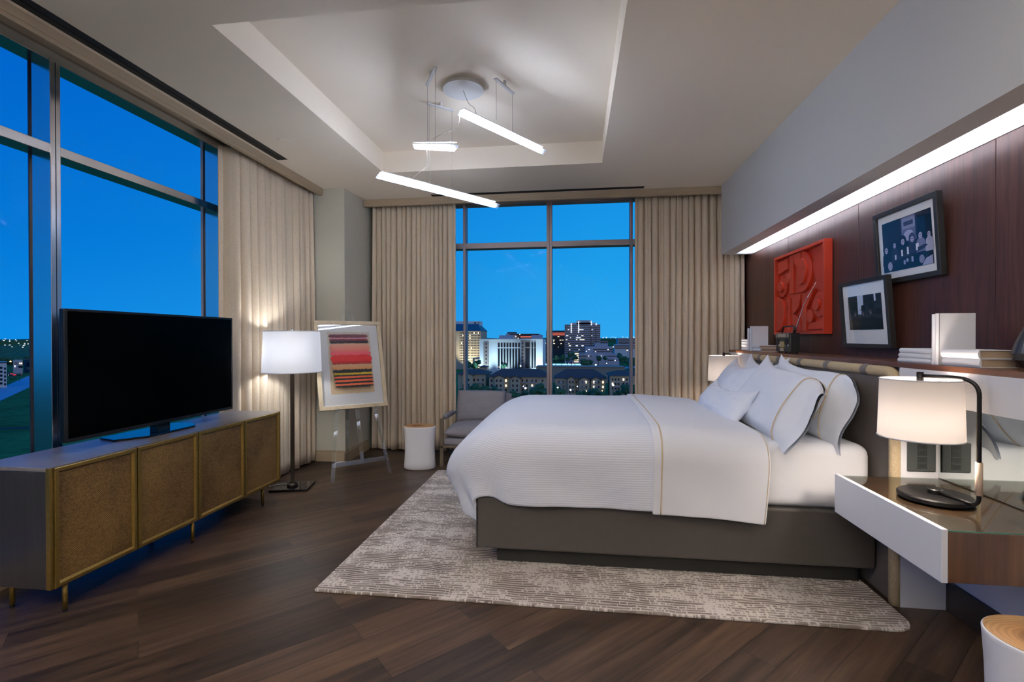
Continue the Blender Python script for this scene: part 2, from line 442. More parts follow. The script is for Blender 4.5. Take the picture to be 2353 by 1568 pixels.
m_pframe = M('charcoal_frame', (30, 30, 31), .45, bump=.05)
m_page = M('paper_pages', (150, 130, 110), .9, var=.15, vscale=3, vstretch=(1, 1, 300), bump=.1)
m_book = M('white_cloth_cover', (226, 228, 234), .7, bump=.08, bscale=800)
m_boookend = m_book
m_radio = M('olive_black_plastic', (46, 46, 38), .45, bump=.03)
m_radiob = M('radio_black', (16, 17, 19), .5, bump=.03)
m_radiop = M('radio_silver', (176, 166, 146), .35, metal=.5, bump=.02)
m_gold = M('radio_gold', (190, 160, 90), .35, metal=.5)
m_outlet = M('graphite_plate', (74, 78, 78), .4, metal=.2)
m_socket = M('socket_insert', (40, 43, 43), .5)
m_tan = M('tan_leather_grip', (212, 188, 166), .6, bump=.05)
m_stumptop = None
def stump_top_material():
    m, t, b = base_mat('end_grain_wood')
    p = obj_co(t)
    n = t.noise(p, 6, 4)
    s = t.new('ShaderNodeVectorMath'); s.operation = 'LENGTH'; t.link(t.mapping(p, (1, 1.25, 0), loc=(.03, .01, 0)), s.inputs[0])
    r = t.math('ADD', s.outputs['Value'], t.math('MULTIPLY', n, .06))
    ring = t.math('SINE', t.math('MULTIPLY', r, 420))
    c = t.ramp(r, [(.03, lin((96, 62, 34))), (.075, lin((132, 90, 50))), (.10, lin((186, 138, 88))), (.16, lin((204, 160, 110)))])
    t.link(t.mix(t.math('MULTIPLY', t.math('MULTIPLY_ADD', ring, .5, .5), .3), c, lin((110, 72, 40))), b.inputs['Base Color'])
    b.inputs['Roughness'].default_value = .5
    return m
m_stumptop = stump_top_material()
m_tube = glow('white_led', (226, 235, 255), 44)
m_tubeclear = frosted()
m_fixture = M('fixture_white', (212, 212, 212), .45, bump=.02)
m_wire = M('steel_wire', (120, 116, 110), .5, metal=.3)
m_cord = M('cord', (190, 182, 170), .6)
m_led = glow('cool_led', (240, 242, 252), 30)

# ------------------------------------------------------------------ room shell
ZC, ZT = 2.872, 3.07
XL, XR, YB, YF = -2.95, 1.80, -2.4, 5.60       # window faces / right wall / back / far window face
b = B(); b.box(-3.2, 2.2, YB-.1, 5.85, -.12, 0); struct(b.out('floor', m_floor), 'dark diagonal wood plank floor')
b = B()
TX0, TX1, TY0, TY1 = -1.805, .244, 2.24, 4.45
b.box(-2.67, TX0, YB, 5.33, ZC, 3.2); b.box(TX1, 1.81, YB, 5.33, ZC, 3.2)
b.box(TX0, TX1, YB, TY0, ZC, 3.2); b.box(TX0, TX1, TY1, 5.33, ZC, 3.2)
b.box(TX0, TX1, TY0, TY1, ZT, 3.2)
b.box(-3.2, -2.67, YB, 5.85, 3.0, 3.2); b.box(-2.67, 2.0, 5.33, 5.85, 3.0, 3.2)
struct(b.out('ceiling', m_ceiling), 'off-white ceiling with a recessed tray')
# left valance and far valance (curtain pelmets)
b = B(); b.box(-2.67, -2.63, YB, 4.835, 2.800, ZC); b.box(-2.63, -2.624, YB, 4.835, 2.824, ZC)
struct(b.out('trim_1', m_trim, bevel=.002), 'taupe pelmet along the left window')
b = B(); b.box(-2.385, 1.52, 5.29, 5.33, 2.797, ZC); b.box(-2.385, 1.52, 5.284, 5.29, 2.821, ZC)
struct(b.out('trim_2', m_trim, bevel=.002), 'taupe pelmet along the far window')
# corner column + walls
b = B(); b.box(-3.2, -2.39, 4.838, 5.85, 0, 3.0)
struct(b.out('wall_left', m_wall), 'beige wall-covered corner column')
b = B(); b.box(-3.2, -2.97, 3.83, 4.838, 0, 3.0)
struct(b.out('wall_left_pier', m_wall), 'beige wall behind the left curtain')
b = B()
b.box(-2.78, -2.378, 4.822, 4.838, 0, .10); b.box(-2.78, -2.378, 4.828, 4.838, .10, .118)
b.box(-2.39, -2.374, 4.822, 5.4, 0, .10); b.box(-2.39, -2.380, 4.826, 5.4, .10, .118)
struct(b.out('baseboard_left', m_trim, bevel=.002), 'taupe baseboard around the column')
b = B(); b.box(-2.39, -2.0, 5.60, 5.85, 0, 3.0); b.box(1.25, 2.2, 5.60, 5.85, 0, 3.0); b.box(-2.0, 1.25, 5.60, 5.85, 0, .12); b.box(-2.0, 1.25, 5.60, 5.85, 2.95, 3.0)
struct(b.out('wall_far', m_wall), 'wall around the far window')
b = B(); b.box(-3.2, 2.2, YB-.1, YB, 0, 3.2); struct(b.out('wall_back', m_wall), 'plain wall behind the camera')
b = B(); b.box(-3.2, -2.93, YB, 3.83, 0, .12); b.box(-3.2, -2.93, YB, 3.83, 2.95, 3.0)
struct(b.out('wall_left_sill', m_trim), 'low curb and head of the left window')
# right wall: panelling in three sheets with open joints
b = B()
for y0, y1 in ((-2.4, 1.3225), (1.3245, 2.3525), (2.3555, 3.378), (3.3815, 4.4135), (4.4165, 5.60)):
    b.box(1.80, 1.83, y0, y1, 1.0, 2.156)
b.box(1.826, 2.2, YB, 5.6, 0, 3.2)
struct(b.out('wall_right', m_wallwood, bevel=.0012), 'dark walnut panelled wall above the shelf')
# soffit with a light cove
b = B()
b.box(1.505, 1.56, YB, 5.284, 2.159, ZC); b.box(1.56, 1.636, YB, 5.284, 2.159, 2.178)
b.box(1.56, 1.826, YB, 5.284, 2.33, ZC); b.box(1.56, 1.826, 5.235, 5.284, 2.157, 2.33)
struct(b.out('soffit_beam', m_soffit), 'grey bulkhead running above the bed wall')
b = B(); b.box(1.795, 1.826, YB, 5.235, 2.157, 2.33); b.box(1.56, 1.795, YB, 5.235, 2.322, 2.33)
struct(b.out('trim_3', M('cove_paint', (196, 197, 202), .7, bump=.02)), 'white inside of the light cove')
b = B(); b.box(1.59, 1.612, YB+.2, 5.18, 2.178, 2.196)
tag(b.out('cove_light_strip', m_led), 'cool white light strip hidden inside the bulkhead cove', 'light strip')
# low wall behind headboard and nightstands
b = B(); b.box(1.60, 1.826, 2.5725, 4.4965, 0, 1.155)
b.box(1.772, 1.826, YB, 2.557, .14, 1.0); b.box(1.772, 1.826, 4.512, 5.30, .14, 1.0)
b.box(1.554, 1.772, 2.557, 2.572, 0, 1.155); b.box(1.554, 1.772, 4.497, 4.512, 0, 1.155)
struct(b.out('wall_right_lower', m_panelgrey), 'light grey low wall below the shelf')
b = B(); b.box(1.752, 1.774, YB, 2.556, 0, .14); b.box(1.752, 1.774, 4.513, 5.30, 0, .14)
struct(b.out('baseboard_right', M('dark_skirting', (40, 32, 30), .45)), 'dark baseboard under the nightstand')

# windows ------------------------------------------------------------
def window_left():
    X0, X1 = -3.085, -2.95
    w1 = B()
    w1.box(X0, X1-.005, YB, 3.84, 2.88, 2.96); w1.box(X0, X1-.005, YB, 3.84, .10, .15)
    w1.box(X0, X1-.004, YB, 3.84, 2.353, 2.409)                       # transom
    for y in (-1.38, -.12, 1.125, 2.413, 3.731):
        w1.box(X0, X1, y, y+.056, .12, 2.90)
    o = w1.out('window_1', m_frame, bevel=.003); struct(o, 'left floor to ceiling window with metal mullions')
    g = B()
    for y in (-1.38, -.12, 1.125, 2.413, 3.731):
        g.box(X1-.002, X1+.0006, y+.0255, y+.0305, .15, 2.88)
        g.box(X0-.004, X0+.004, y-.008, y+.064, .15, 2.90)
    g.out('gasket', m_framedark, o)
    p = B(); p.box(X0-.006, X0-.001, YB, 3.84, .10, 2.96); p.out('window_pane', m_glass, o)
window_left()
def window_far():
    Y0, Y1 = 5.60, 5.735
    w1 = B()
    w1.box(-2.0, 1.25, Y0+.005, Y1, 2.855, 2.96); w1.box(-2.0, 1.25, Y0+.005, Y1, .10, .15); w1.box(-2.0, 1.25, Y0+.004, Y1, 2.346, 2.410)
    w1.box(-.321, -.259, Y0, Y1, .12, 2.90)
    for x in (-1.300, .618): w1.box(x, x+.028, Y0, Y1, .12, 2.90)
    w1.box(-2.0, -1.95, Y0, Y1, .12, 2.9); w1.box(1.2, 1.25, Y0, Y1, .12, 2.9)
    o = w1.out('window_2', m_frame_far, bevel=.003); struct(o, 'far window looking over the city')
    g = B(); g.box(-.2925, -.2875, Y0-.0006, Y0+.002, .15, 2.855); g.out('gasket', m_framedark, o)
    p = B(); p.box(-2.0, 1.25, Y1+.001, Y1+.006, .10, 2.96); p.out('window_pane', m_glass, o)
window_far()

# linear air slots and sprinkler covers in the ceiling
b = B(); b.box(-2.595, -2.502, YB+.5, 4.0, ZC-.003, ZC+.002); o = b.out('air_slot', m_black)
tag(o, 'long black air slot in the ceiling beside the left window', 'air vent')
b = B(); b.box(-2.553, -2.549, YB+.5, 4.0, ZC-.006, ZC-.002); b.out('divider', m_blackmetal, o)
b = B(); b.box(-1.566, .715, 5.19, 5.255, ZC-.003, ZC+.002); o = b.out('air_slot', m_black)
tag(o, 'black air slot in the ceiling in front of the far window', 'air vent')
b = B(); b.box(-1.566, .715, 5.221, 5.224, ZC-.006, ZC-.002); b.out('divider', m_blackmetal, o)
for x, y, l in ((-2.30, 3.62, 'flat round ceiling sprinkler cover near the left window'), (-.806, 5.064, 'flat round ceiling sprinkler cover near the far window')):
    b = B(); b.lathe([(.042, ZC-.004), (.042, ZC+.001)], (x, y), 32)
    tag(b.out('sprinkler_cover', m_ceiling), l, 'sprinkler')

# ------------------------------------------------------------------ curtains
def curtain(name, label, axis, a0, a1, off, z0, z1, n, amp, seed, flat=0.0, zshort=None):
    rg = random.Random(seed)
    ph = [rg.uniform(-.5, .5) for _ in range(n+3)]; am = [rg.uniform(.6, 1.2) for _ in range(n+3)]
    wd = [rg.uniform(.7, 1.3) for _ in range(n)]; tot = sum(wd)
    cum = [0]
    for x in wd: cum.append(cum[-1]+x/tot)
    per = 18; NU = n*per+1; NV = 26
    drift = [rg.uniform(-.018, .018) for _ in range(n+1)]
    def f(u, v):
        k = u*n; i = min(int(k), n-1); fr = k-i
        s = cum[i]+(cum[i+1]-cum[i])*fr
        z = z1+(z0-z1)*v
        env = .72+.28*min(1, v*2.2)
        A = amp*(am[i]*(1-fr)+am[i+1]*fr)*env
        th = math.tau*fr+ph[i]*0
        o = A*(2*abs(math.cos(th/2))**.55-1)+amp*.12*math.sin(th+ph[i]*4+v*2)
        lat = .14*(a1-a0)/n*math.sin(th) + (drift[i]*(1-fr)+drift[i+1]*fr)*v
        if flat and s < flat:
            e = s/flat; e = e*e*(3-2*e); o = o*e+amp*(-.9 if axis == 'y' else .9)*(1-e); lat *= e
        along = a0+(a1-a0)*s+lat
        zz = z + (.006*math.sin(th+1.3)+.004*math.sin(u*40) if v > .98 else 0)
        return (off+o, along, zz) if axis == 'y' else (along, off-o, zz)
    b = B(); b.grid(f, NU, NV)
    o = b.out(name, m_curtain, smooth=True, solid=.005)
    tag(o, label, 'curtain'); return o
curtain('curtain', 'pleated beige curtain beside the left window, behind floor lamp', 'y', 3.595, 4.80, -2.785, .012, 2.86, 13, .070, 3, flat=.12)
curtain('curtain', 'pleated beige curtain left of the far window, behind the armchair', 'x', -1.34, -2.33, 5.465, .012, 2.86, 17, .068, 5, flat=.10)
curtain('curtain', 'pleated beige curtain right of the far window, by the panelled wall', 'x', .645, 1.775, 5.465, .012, 2.86, 17, .068, 8, flat=.09)

# ------------------------------------------------------------------ rug
b = B(); p = []
x0, x1, y0, y1, r = -1.325, 1.505, 2.335, 4.616, .03
for cx, cy, a in ((x0+r*.3, y0+r*.3, 180), (x1-.10, y0+.10, 270), (x1-.02, y1-.02, 0), (x0+.01, y1-.01, 90)):
    rr = {180: r*.3, 270: .10, 0: .02, 90: .01}[a]
    for k in range(7): p.append((cx+rr*math.cos(R(a+15*k)), cy+rr*math.sin(R(a+15*k))))
b.prism(p, lambda u, v, d: (u, v, d), 0, .013)
tag(b.out('area_rug', m_rug, bevel=.004), 'flecked beige and brown area rug under the bed', 'rug')

# ------------------------------------------------------------------ bed
ZB = .013
bed = thing('bed', 'wide upholstered taupe platform bed on a recessed dark plinth', 'bed', (.49, 3.535, ZB))
b = B(); b.box(-.447, 1.49, 2.777, 4.293, ZB, .113); b.out('plinth', m_plinth, bed, bevel=.003)
b = B(); b.box(-.555, 1.528, 2.70, 4.37, .111, .405); b.out('bed_base', m_base, bed, bevel=.014, seg=3)
b = B(); b.box(-.5535, -.545, 2.698, 4.372, .114, .40); b.out('corner_seam', m_plinth, bed, bevel=.002)
b = B(); b.box(-.50, 1.518, 2.712, 4.358, .40, .742); b.out('mattress', m_sheet, bed, smooth=True, bevel=.06, seg=5, label='mattress in a white fitted sheet')

hb = thing('headboard', 'taupe leather headboard edged with a strapped cream bolster roll', 'headboard', (1.57, 3.535, 0))
b = B(); b.box(1.540, 1.599, 2.60, 4.47, 0, 1.11); b.out('headboard_panel', m_hb, hb, bevel=.008)
pts = []
RR = .027
for z in (0, .3, .6, .9, 1.08): pts.append((1.546, 2.584, z))
for k in range(1, 7): pts.append((1.546, 2.584+.05*(1-math.cos(R(15*k))), 1.08+.05*math.sin(R(15*k))))
n = 24
for k in range(1, n): pts.append((1.546, 2.634+(4.435-2.634)*k/n, 1.130))
for k in range(0, 7): pts.append((1.546, 4.485-.05*(1-math.sin(R(15*k))) - (0), 1.08+.05*math.cos(R(15*k))))
pts = [p for i, p in enumerate(pts)]
for z in (.9, .6, .3, 0): pts.append((1.546, 4.485, z))
b = B(); b.tube(pts, RR, 16); b.out('bolster_roll', m_roll, hb, smooth=True)
for y in (4.291, 3.91, 3.56, 3.20, 2.81):
    b = B(); b.tube([(1.546, y-.026, 1.130), (1.546, y+.026, 1.130)], RR+.003, 20); b.out('strap', m_strap, hb, smooth=False, bevel=.002)

# comforter ----------------------------------------------------------
def cloth(b, xa, xb, ztop, x0, y0, y1, foot, side, rx, ry, rzf, rzs, curl, lift, nx, ny, uv, noisea=.006, wave=.01, edge=None):
    """a draped sheet: cloth x runs xa..xb (xa may lie beyond x0 over the foot), cloth y runs over both sides"""
    def q(a, bb):
        c = 2*a*bb; return math.pi/4*(3*(a+bb)-math.sqrt((3*a+bb)*(a+3*bb)))*2/2*1.0 if False else math.pi/2*math.sqrt((a*a+bb*bb)/2)
    lf, ls = q(rx, rzf), q(ry, rzs)
    def f(u, v):
        s = xa+(xb-xa)*u
        tt = (y0-side)+((y1+side)-(y0-side))*v
        if edge: s = edge(s, u, v)
        a = max(0, x0-s); bb = max(0, y0-tt, tt-y1); sg = -1 if tt < y0 else 1
        px = max(s, x0); py = min(max(tt, y0), y1)
        d = (a**4+bb**4)**.25 if a and bb else a+bb
        z0 = ztop(px)
        if d > 1e-9:
            h = math.hypot(a, bb); c, si = a/h, bb/h
            L = c*c*lf+si*si*ls; Rz = c*c*rzf+si*si*rzs
            k = min(1, d/L); ang = k*math.pi/2
            off = math.sin(ang); dz = (1-math.cos(ang))*Rz
            ex = off*rx*c; ey = off*ry*si
            if d > L:
                e = d-L; dz += e
                ex -= curl*e*c; ey -= .04*e*si
                wv = math.sin(s*9+tt*7)*wave*min(1, e*6)+math.sin(s*23+tt*3)*wave*.35*min(1, e*6)
                cr = 2*c*si
                wv += cr*.022*math.sin(math.atan2(bb, a)*9)*min(1, e*5)
                ex += wv*c; ey += wv*si
            x = px-ex; y = py+sg*ey; z = z0-dz
        else: x, y, z = px, py, z0
        nn = mnoise.noise(Vector((x*3.1, y*3.1, z*3.1)))*noisea
        cyb = max(0, 1-((y-3.535)/.75)**2)
        return Vector((x, y, z+nn*(1 if d < .05 else .4)+cyb*.012+lift))
    g = b.grid(f, nx, ny)
    lay = b.bm.loops.layers.uv.new('cloth')
    idx = {}
    for j, row in enumerate(g):
        for i, vv in enumerate(row): idx[vv] = (xa+(xb-xa)*i/(nx-1), (y0-side)+((y1+side)-(y0-side))*j/(ny-1))
    for fc in b.bm.faces:
        for lp in fc.loops: lp[lay].uv = idx[lp.vert]
    return f
zt = lambda x: .792 if x < .5 else .792-.035*min(1, (x-.5)/.5)**1.5
FOOT, SIDE = .76, .50
b = B()
cloth(b, -.33-FOOT, .70, zt, -.33, 2.80, 4.27, FOOT, SIDE, .41, .15, .29, .15, .55, .0, 110, 150, True)
o = b.out('comforter', m_linen, smooth=True, solid=.022, sub=1)
tag(o, 'white ribbed comforter draped over the foot of the bed', 'comforter')
# folded top sheet band
b = B()
S2 = .545
def throw_edge(s, u, v):
    top = 1-abs(v-.5)*2
    l = (.405+.05*v)*(1-u); r_ = (.985+.02*math.sin(v*5)-.02*max(0, .16-v)*3)*u
    return l+r_
fsheet = cloth(b, .41, 1.0, lambda x: zt(x)+.014, -.33, 2.80, 4.27, FOOT, S2, .41, .168, .29, .16, .55, .006, 40, 150, True, .004, .006, edge=throw_edge)
ts = b.out('folded_top_sheet', m_sheet, smooth=True, solid=.006, sub=1)
tag(ts, 'smooth white top sheet folded back as a band across the bed', 'bed sheet')
NV = 90
b = B(); b.tube([fsheet(.075, j/(NV-1))+Vector((0, 0, .003)) + Vector((0, -.006 if j < NV*.3 else (.006 if j > NV*.7 else 0), 0)) for j in range(NV)], .0035, 6)
b.out('piping', m_piping, ts, smooth=True)
b = B(); b.tube([fsheet(.985, j/(NV-1))+Vector((0, 0, .003))+ Vector((0, -.004 if j < NV*.3 else (.004 if j > NV*.7 else 0), 0)) for j in range(NV)], .0018, 6)
b.out('hem', m_piping, ts, smooth=True)

# pillows ------------------------------------------------------------
def pillow(name, label, cx, cy, cz, wid, hei, thk, lean, seed, yaw=0.0, roll=0.0, sleeve=True, group=None, droop=.0, tips=.05, nround=.0):
    """wid along Y (u=-1 is the near end), hei along the leaning axis; a sleeve hangs past the near end"""
    rot = Matrix.Rotation(R(yaw), 4, 'Z') @ Matrix.Rotation(R(lean), 4, 'Y') @ Matrix.Rotation(R(roll), 4, 'X')
    base = Vector((cx, cy, cz)); sd = Vector((seed*3.7, seed*1.9, 0))
    def shape(u, v, side):
        pu = abs(u)**2.6; pv = abs(v)**2.6
        prof = max(0, (1-pu))**.5*max(0, (1-pv))**.55
        yy = u*wid/2*(1-.07*(1-v*v)*abs(u)**3); zz = v*hei/2*(1-.10*(1-u*u)*abs(v)**3)
        tip = (abs(u)*abs(v))**6
        kt = 1.0
        if nround and u < 0: kt = 0
        yy += math.copysign(tips*.5*tip, u)*kt; zz += math.copysign(tips*tip, v)*kt
        if nround and u < 0:
            c = (-u)**3*max(0, v)**2
            zz -= nround*c; yy += nround*.55*c
        calm = 1 if not sleeve else min(1, max(.12, (u+.62)/.3))
        n = mnoise.noise(Vector((u*2.2, v*2.2, side*1.5))+sd)*.020*calm+mnoise.noise(Vector((u*5, v*4.5, side*4))+sd)*.009*calm
        cr = math.sin(math.atan2(v, u)*7+seed)*(.007 if u > -.5 else .002)*(u*u+v*v)*(1-max(abs(u), abs(v))**4)
        x = side*(thk/2*prof+(n+cr)*prof**.5)
        if sleeve and u < -.66:
            e = (-.66-u)/.34
            puff = .034*(1-v*v)**.5*(1-e)**.7+.003
            x = side*max(abs(x)*(1-e), puff+.004)
            zz -= droop*e*e*(1 if v < 0 else .25)
            x += .018*math.sin(v*4+seed)*e
        zz -= .035*max(0, v)**2*(1-u*u)
        return base+rot @ Vector((x, yy, zz))
    b = B(); N, Mv = 46, 32
    for side in (1, -1):
        b.grid(lambda u, v: shape(u*2-1, v*2-1, side), N, Mv)
    bmesh.ops.remove_doubles(b.bm, verts=b.bm.verts, dist=.0008)
    o = b.out(name, m_pillow, smooth=True, sub=1)
    tag(o, label, 'pillow', group)
    if sleeve:
        pb = B(); pts = []
        for k in range(40):
            v = -0.985+1.97*k/39; pts.append(shape(-.655, v, -1)+rot @ Vector((-.003, 0, 0)))
        for k in range(40):
            v = .985-1.97*k/39; pts.append(shape(-.655, v, 1)+rot @ Vector((.003, 0, 0)))
        pb.tube(pts, .0028, 6, closed=True); pb.out('piping', m_piping, o, smooth=True)
    return o
pillow('pillow', 'big white pillow against headboard, nearest the camera-side nightstand', 1.405, 3.185, .935, .98, .46, .16, 18, 1, 3, 0, True, droop=.03, nround=.10)
pillow('pillow', 'big white pillow against headboard, on the window side of bed', 1.40, 3.97, .925, .80, .44, .15, 18, 2, -2, 0, False, tips=.055)
pillow('pillow', 'big white front-row pillow with tan piping beside the small cushion', 1.205, 3.13, .93, 1.0, .49, .20, 33, 3, 2, 2, True, droop=.02, nround=.13, tips=.06)
pillow('pillow', 'big white front-row pillow behind the small lumbar cushion', 1.20, 3.90, .915, .80, .46, .18, 33, 4, -2, 0, False, tips=.055)
pillow('lumbar_cushion', 'small white rectangular lumbar cushion in front of the pillows', 1.02, 3.53, .862, .84, .25, .14, 34, 5, 1, 0, False, tips=.03)

# ------------------------------------------------------------------ wall shelf, nightstands
sh = B(); sh.box(1.547, 1.80, YB+.3, 5.17, 1.156, 1.18)
shelf = sh.out('wall_shelf', m_shelf, bevel=.002); tag(shelf, 'long walnut wall shelf running above the headboard', 'shelf')
b = B(); b.box(1.5475, 1.562, YB+.3, 2.555, 1.010, 1.156); b.out('fascia', m_white, shelf)
b = B(); b.box(1.5475, 1.562, 4.514, 5.17, 1.010, 1.156); b.out('fascia', m_white, shelf)
for y0, y1, l in ((YB+.6, 2.556, 'wall mirror above the near nightstand under the shelf'), (4.513, 5.17, 'wall mirror above the far nightstand under the shelf')):
    b = B(); b.box(1.716, 1.772, y0, y1, .633, 1.02); tag(b.out('wall_mirror', m_mirror), l, 'mirror')

def nightstand(y0, y1, label):
    t0 = thing('nightstand', label, 'nightstand', (1.52, (y0+y1)/2, .45))
    b = B(); b.box(1.278, 1.771, y0, y1, .452, .628); b.out('cabinet_body', m_ns, t0, bevel=.002)
    b = B(); b.box(1.256, 1.277, y0-.002, y1, .450, .637); b.out('drawer_front', m_panelgrey, t0, bevel=.003, label='white lacquered drawer front')
    b = B(); b.box(1.283, 1.7705, y0+.004, y1-.004, .6285, .6315); g = b.out('glass_top', m_tabglass, t0, label='clear glass top')
    b = B(); b.box(1.281, 1.283, y0+.002, y1-.002, .6285, .632); b.box(1.283, 1.77, y0+.002, y0+.004, .6285, .632); b.out('glass_edge', m_glassedge, g)
    return t0
nightstand(1.855, 2.553, 'floating walnut nightstand with white drawer front, near side of bed')
nightstand(4.516, 5.21, 'floating walnut nightstand with white drawer front, window side of bed')

# power outlet
o = B(); o.box(1.578, 1.703, 2.550, 2.5568, .660, .800); op = o.out('outlet_plate', m_outlet, bevel=.004)
tag(op, 'graphite power outlet plate beside the headboard', 'power outlet')
for k in range(4):
    b = B(); z = .672+k*.031; b.box(1.622, 1.664, 2.5488, 2.5505, z, z+.028)
    so = b.out('socket', m_socket, op, bevel=.001)
    b = B()
    for dx in (.636, .646): b.box(1.0+dx, 1.0+dx+.003, 2.5483, 2.5490, z+.009, z+.019)
    b.out('slot', m_black, so)

# ------------------------------------------------------------------ table lamps
def table_lamp(dy, label, mirror=1, power=7.5):
    Y = 2.2
    def m(x, y, z): return (x, Y+mirror*(y-Y)+dy, z)
    cx, cy = 1.475, 2.215
    zt = .6325
    t0 = thing('table_lamp', label, 'lamp', m(cx, cy, zt))
    c = m(cx, cy, 0)
    b = B(); b.lathe([(.120, zt), (.126, zt+.004), (.126, zt+.018), (.120, zt+.023), (.0, zt+.0235)], (c[0], c[1]), 48, cap1=False); b.out('lamp_base', m_blackmetal, t0, smooth=False, bevel=.001)
    b = B(); b.lathe([(.026, zt+.022), (.026, zt+.04), (.022, zt+.044)], (c[0], c[1]), 24); b.out('swivel', m_blackmetal, t0)
    ex, ey = 1.520, 2.055; sx, sy = 1.408, 2.20
    def bez(p0, p1, p2, n):
        return [tuple((1-k/n)**2*a+2*(1-k/n)*k/n*bb+(k/n)**2*cc for a, bb, cc in zip(p0, p1, p2)) for k in range(n+1)]
    d1 = Vector((ex-cx, ey-cy, 0)).normalized(); d2 = Vector((sx-ex, sy-ey, 0)).normalized()
    P = [(cx, cy, zt+.034)]
    P += bez((ex-d1.x*.035, ey-d1.y*.035, zt+.026), (ex, ey, zt+.024), (ex, ey, zt+.06), 6)
    P += [(ex, ey, .78), (ex, ey, .95)]
    P += bez((ex, ey, 1.075), (ex, ey, 1.143), (ex+d2.x*.075, ey+d2.y*.075, 1.143), 10)
    P += [(sx, sy, 1.143)]
    b = B(); b.tube([m(*p) for p in P], .0075, 12); b.out('arm', m_blackmetal, t0, smooth=True)
    b = B(); b.tube([m(ex, ey, .70), m(ex, ey, .825)], .0115, 16); b.out('grip', m_tan, t0, smooth=True, label='tan leather wrapped grip')
    b = B(); b.tube([m(sx, sy, 1.105), m(sx, sy, 1.158)], .012, 16); b.out('lamp_holder', m_blackmetal, t0, smooth=True)
    q = m(sx, sy, 0)
    b = B(); b.lathe([(.142, .890), (.135, 1.128)], (q[0], q[1]), 56, cap0=False, cap1=False); b.out('lamp_shade', m_shade_w, t0, smooth=True, label='warm white drum shade')
    b = B()
    b.tube([(q[0]+.142*math.cos(k*math.tau/48), q[1]+.142*math.sin(k*math.tau/48), .890) for k in range(48)], .003, 6, closed=True)
    b.out('shade_ring', m_white, t0, smooth=True); b = B()
    b.tube([(q[0]+.135*math.cos(k*math.tau/48), q[1]+.135*math.sin(k*math.tau/48), 1.128) for k in range(48)], .003, 6, closed=True)
    for k in range(3):
        a = R(120*k+20); b.tube([(q[0], q[1], 1.108), (q[0]+.135*math.cos(a), q[1]+.135*math.sin(a), 1.120)], .002, 6)
    b.out('shade_ring', m_white, t0, smooth=True)
    b = B(); b.lathe([(.012, 1.10), (.03, 1.06), (.034, 1.03), (.026, .998), (.0, .992)], (q[0], q[1]), 20, cap1=False); b.out('bulb', glow('warm_bulb', (255, 224, 196), 4), t0, smooth=True)
    l = bpy.data.lights.new('bulb_light', 'POINT'); l.energy = power; l.color = (1, .86, .73); l.shadow_soft_size = .05
    lo = bpy.data.objects.new('bulb_light', l); COL.objects.link(lo); lo.location = (q[0], q[1], .955)
table_lamp(0, 'black arm table lamp with white drum shade on near nightstand')
table_lamp(2.66, 'table lamp half hidden behind the pillows, beside the right curtain', -1, 5.0)

# ------------------------------------------------------------------ books, radio, vase on the shelf
ZS = 1.1802
def book(x0, y0, z0, dx, dy, dz, label, lying=True, group=None):
    """spine faces -X; lying: thickness dz; upright: thickness dy"""
    t0 = thing('book', label, 'book', (x0+dx/2, y0+dy/2, z0), group)
    c = B(); cv = .003
    if lying:
        c.box(x0+.006, x0+dx, y0, y0+dy, z0, z0+cv); c.box(x0+.006, x0+dx, y0, y0+dy, z0+dz-cv, z0+dz)
        prof = [(x0+.010, z0)]+[(x0+.006-.006*math.sin(math.pi*k/6), z0+dz*k/6) for k in range(7)]+[(x0+.010, z0+dz)]
        c.prism(prof, lambda u, v, d: (u, d, v), y0, y0+dy)
        c.out('cover', m_book, t0, bevel=.001)
        p = B(); p.box(x0+.010, x0+dx-.005, y0+.004, y0+dy-.004, z0+cv, z0+dz-cv); p.out('page_block', m_page, t0)
    else:
        c.box(x0+.006, x0+dx, y0, y0+cv, z0, z0+dz); c.box(x0+.006, x0+dx, y0+dy-cv, y0+dy, z0, z0+dz)
        prof = [(x0+.010, y0)]+[(x0+.006-.005*math.sin(math.pi*k/6), y0+dy*k/6) for k in range(7)]+[(x0+.010, y0+dy)]
        c.prism(prof, lambda u, v, d: (u, v, d), z0, z0+dz)
        c.out('cover', m_book, t0, bevel=.001)
        p = B(); p.box(x0+.010, x0+dx-.005, y0+cv, y0+dy-cv, z0+.004, z0+dz-.004); p.out('page_block', m_page, t0)
    return t0
# right-hand group
z = ZS
for k, lab in enumerate(('bottom', 'middle', 'top')):
    book(1.562+.002*k, 2.378, z, .17, .222-.003*k, .0225, 'thin white book, %s of three stacked below the small photo' % lab, group='stack of three white books'); z += .0232
book(1.560, 2.353, ZS, .15, .022, .222, 'upright white book standing beside the three-book stack', False)
book(1.558, 2.330, ZS, .15, .022, .224, 'upright white book with its broad cover facing the room', False)
book(1.566, 2.120, ZS, .135, .196, .0345, 'thick white book with tan pages, lower of the near pair', group='pair of thick white books')
book(1.560, 2.118, ZS+.0352, .14, .196, .0345, 'thick white book with tan pages, upper of the near pair', group='pair of thick white books')
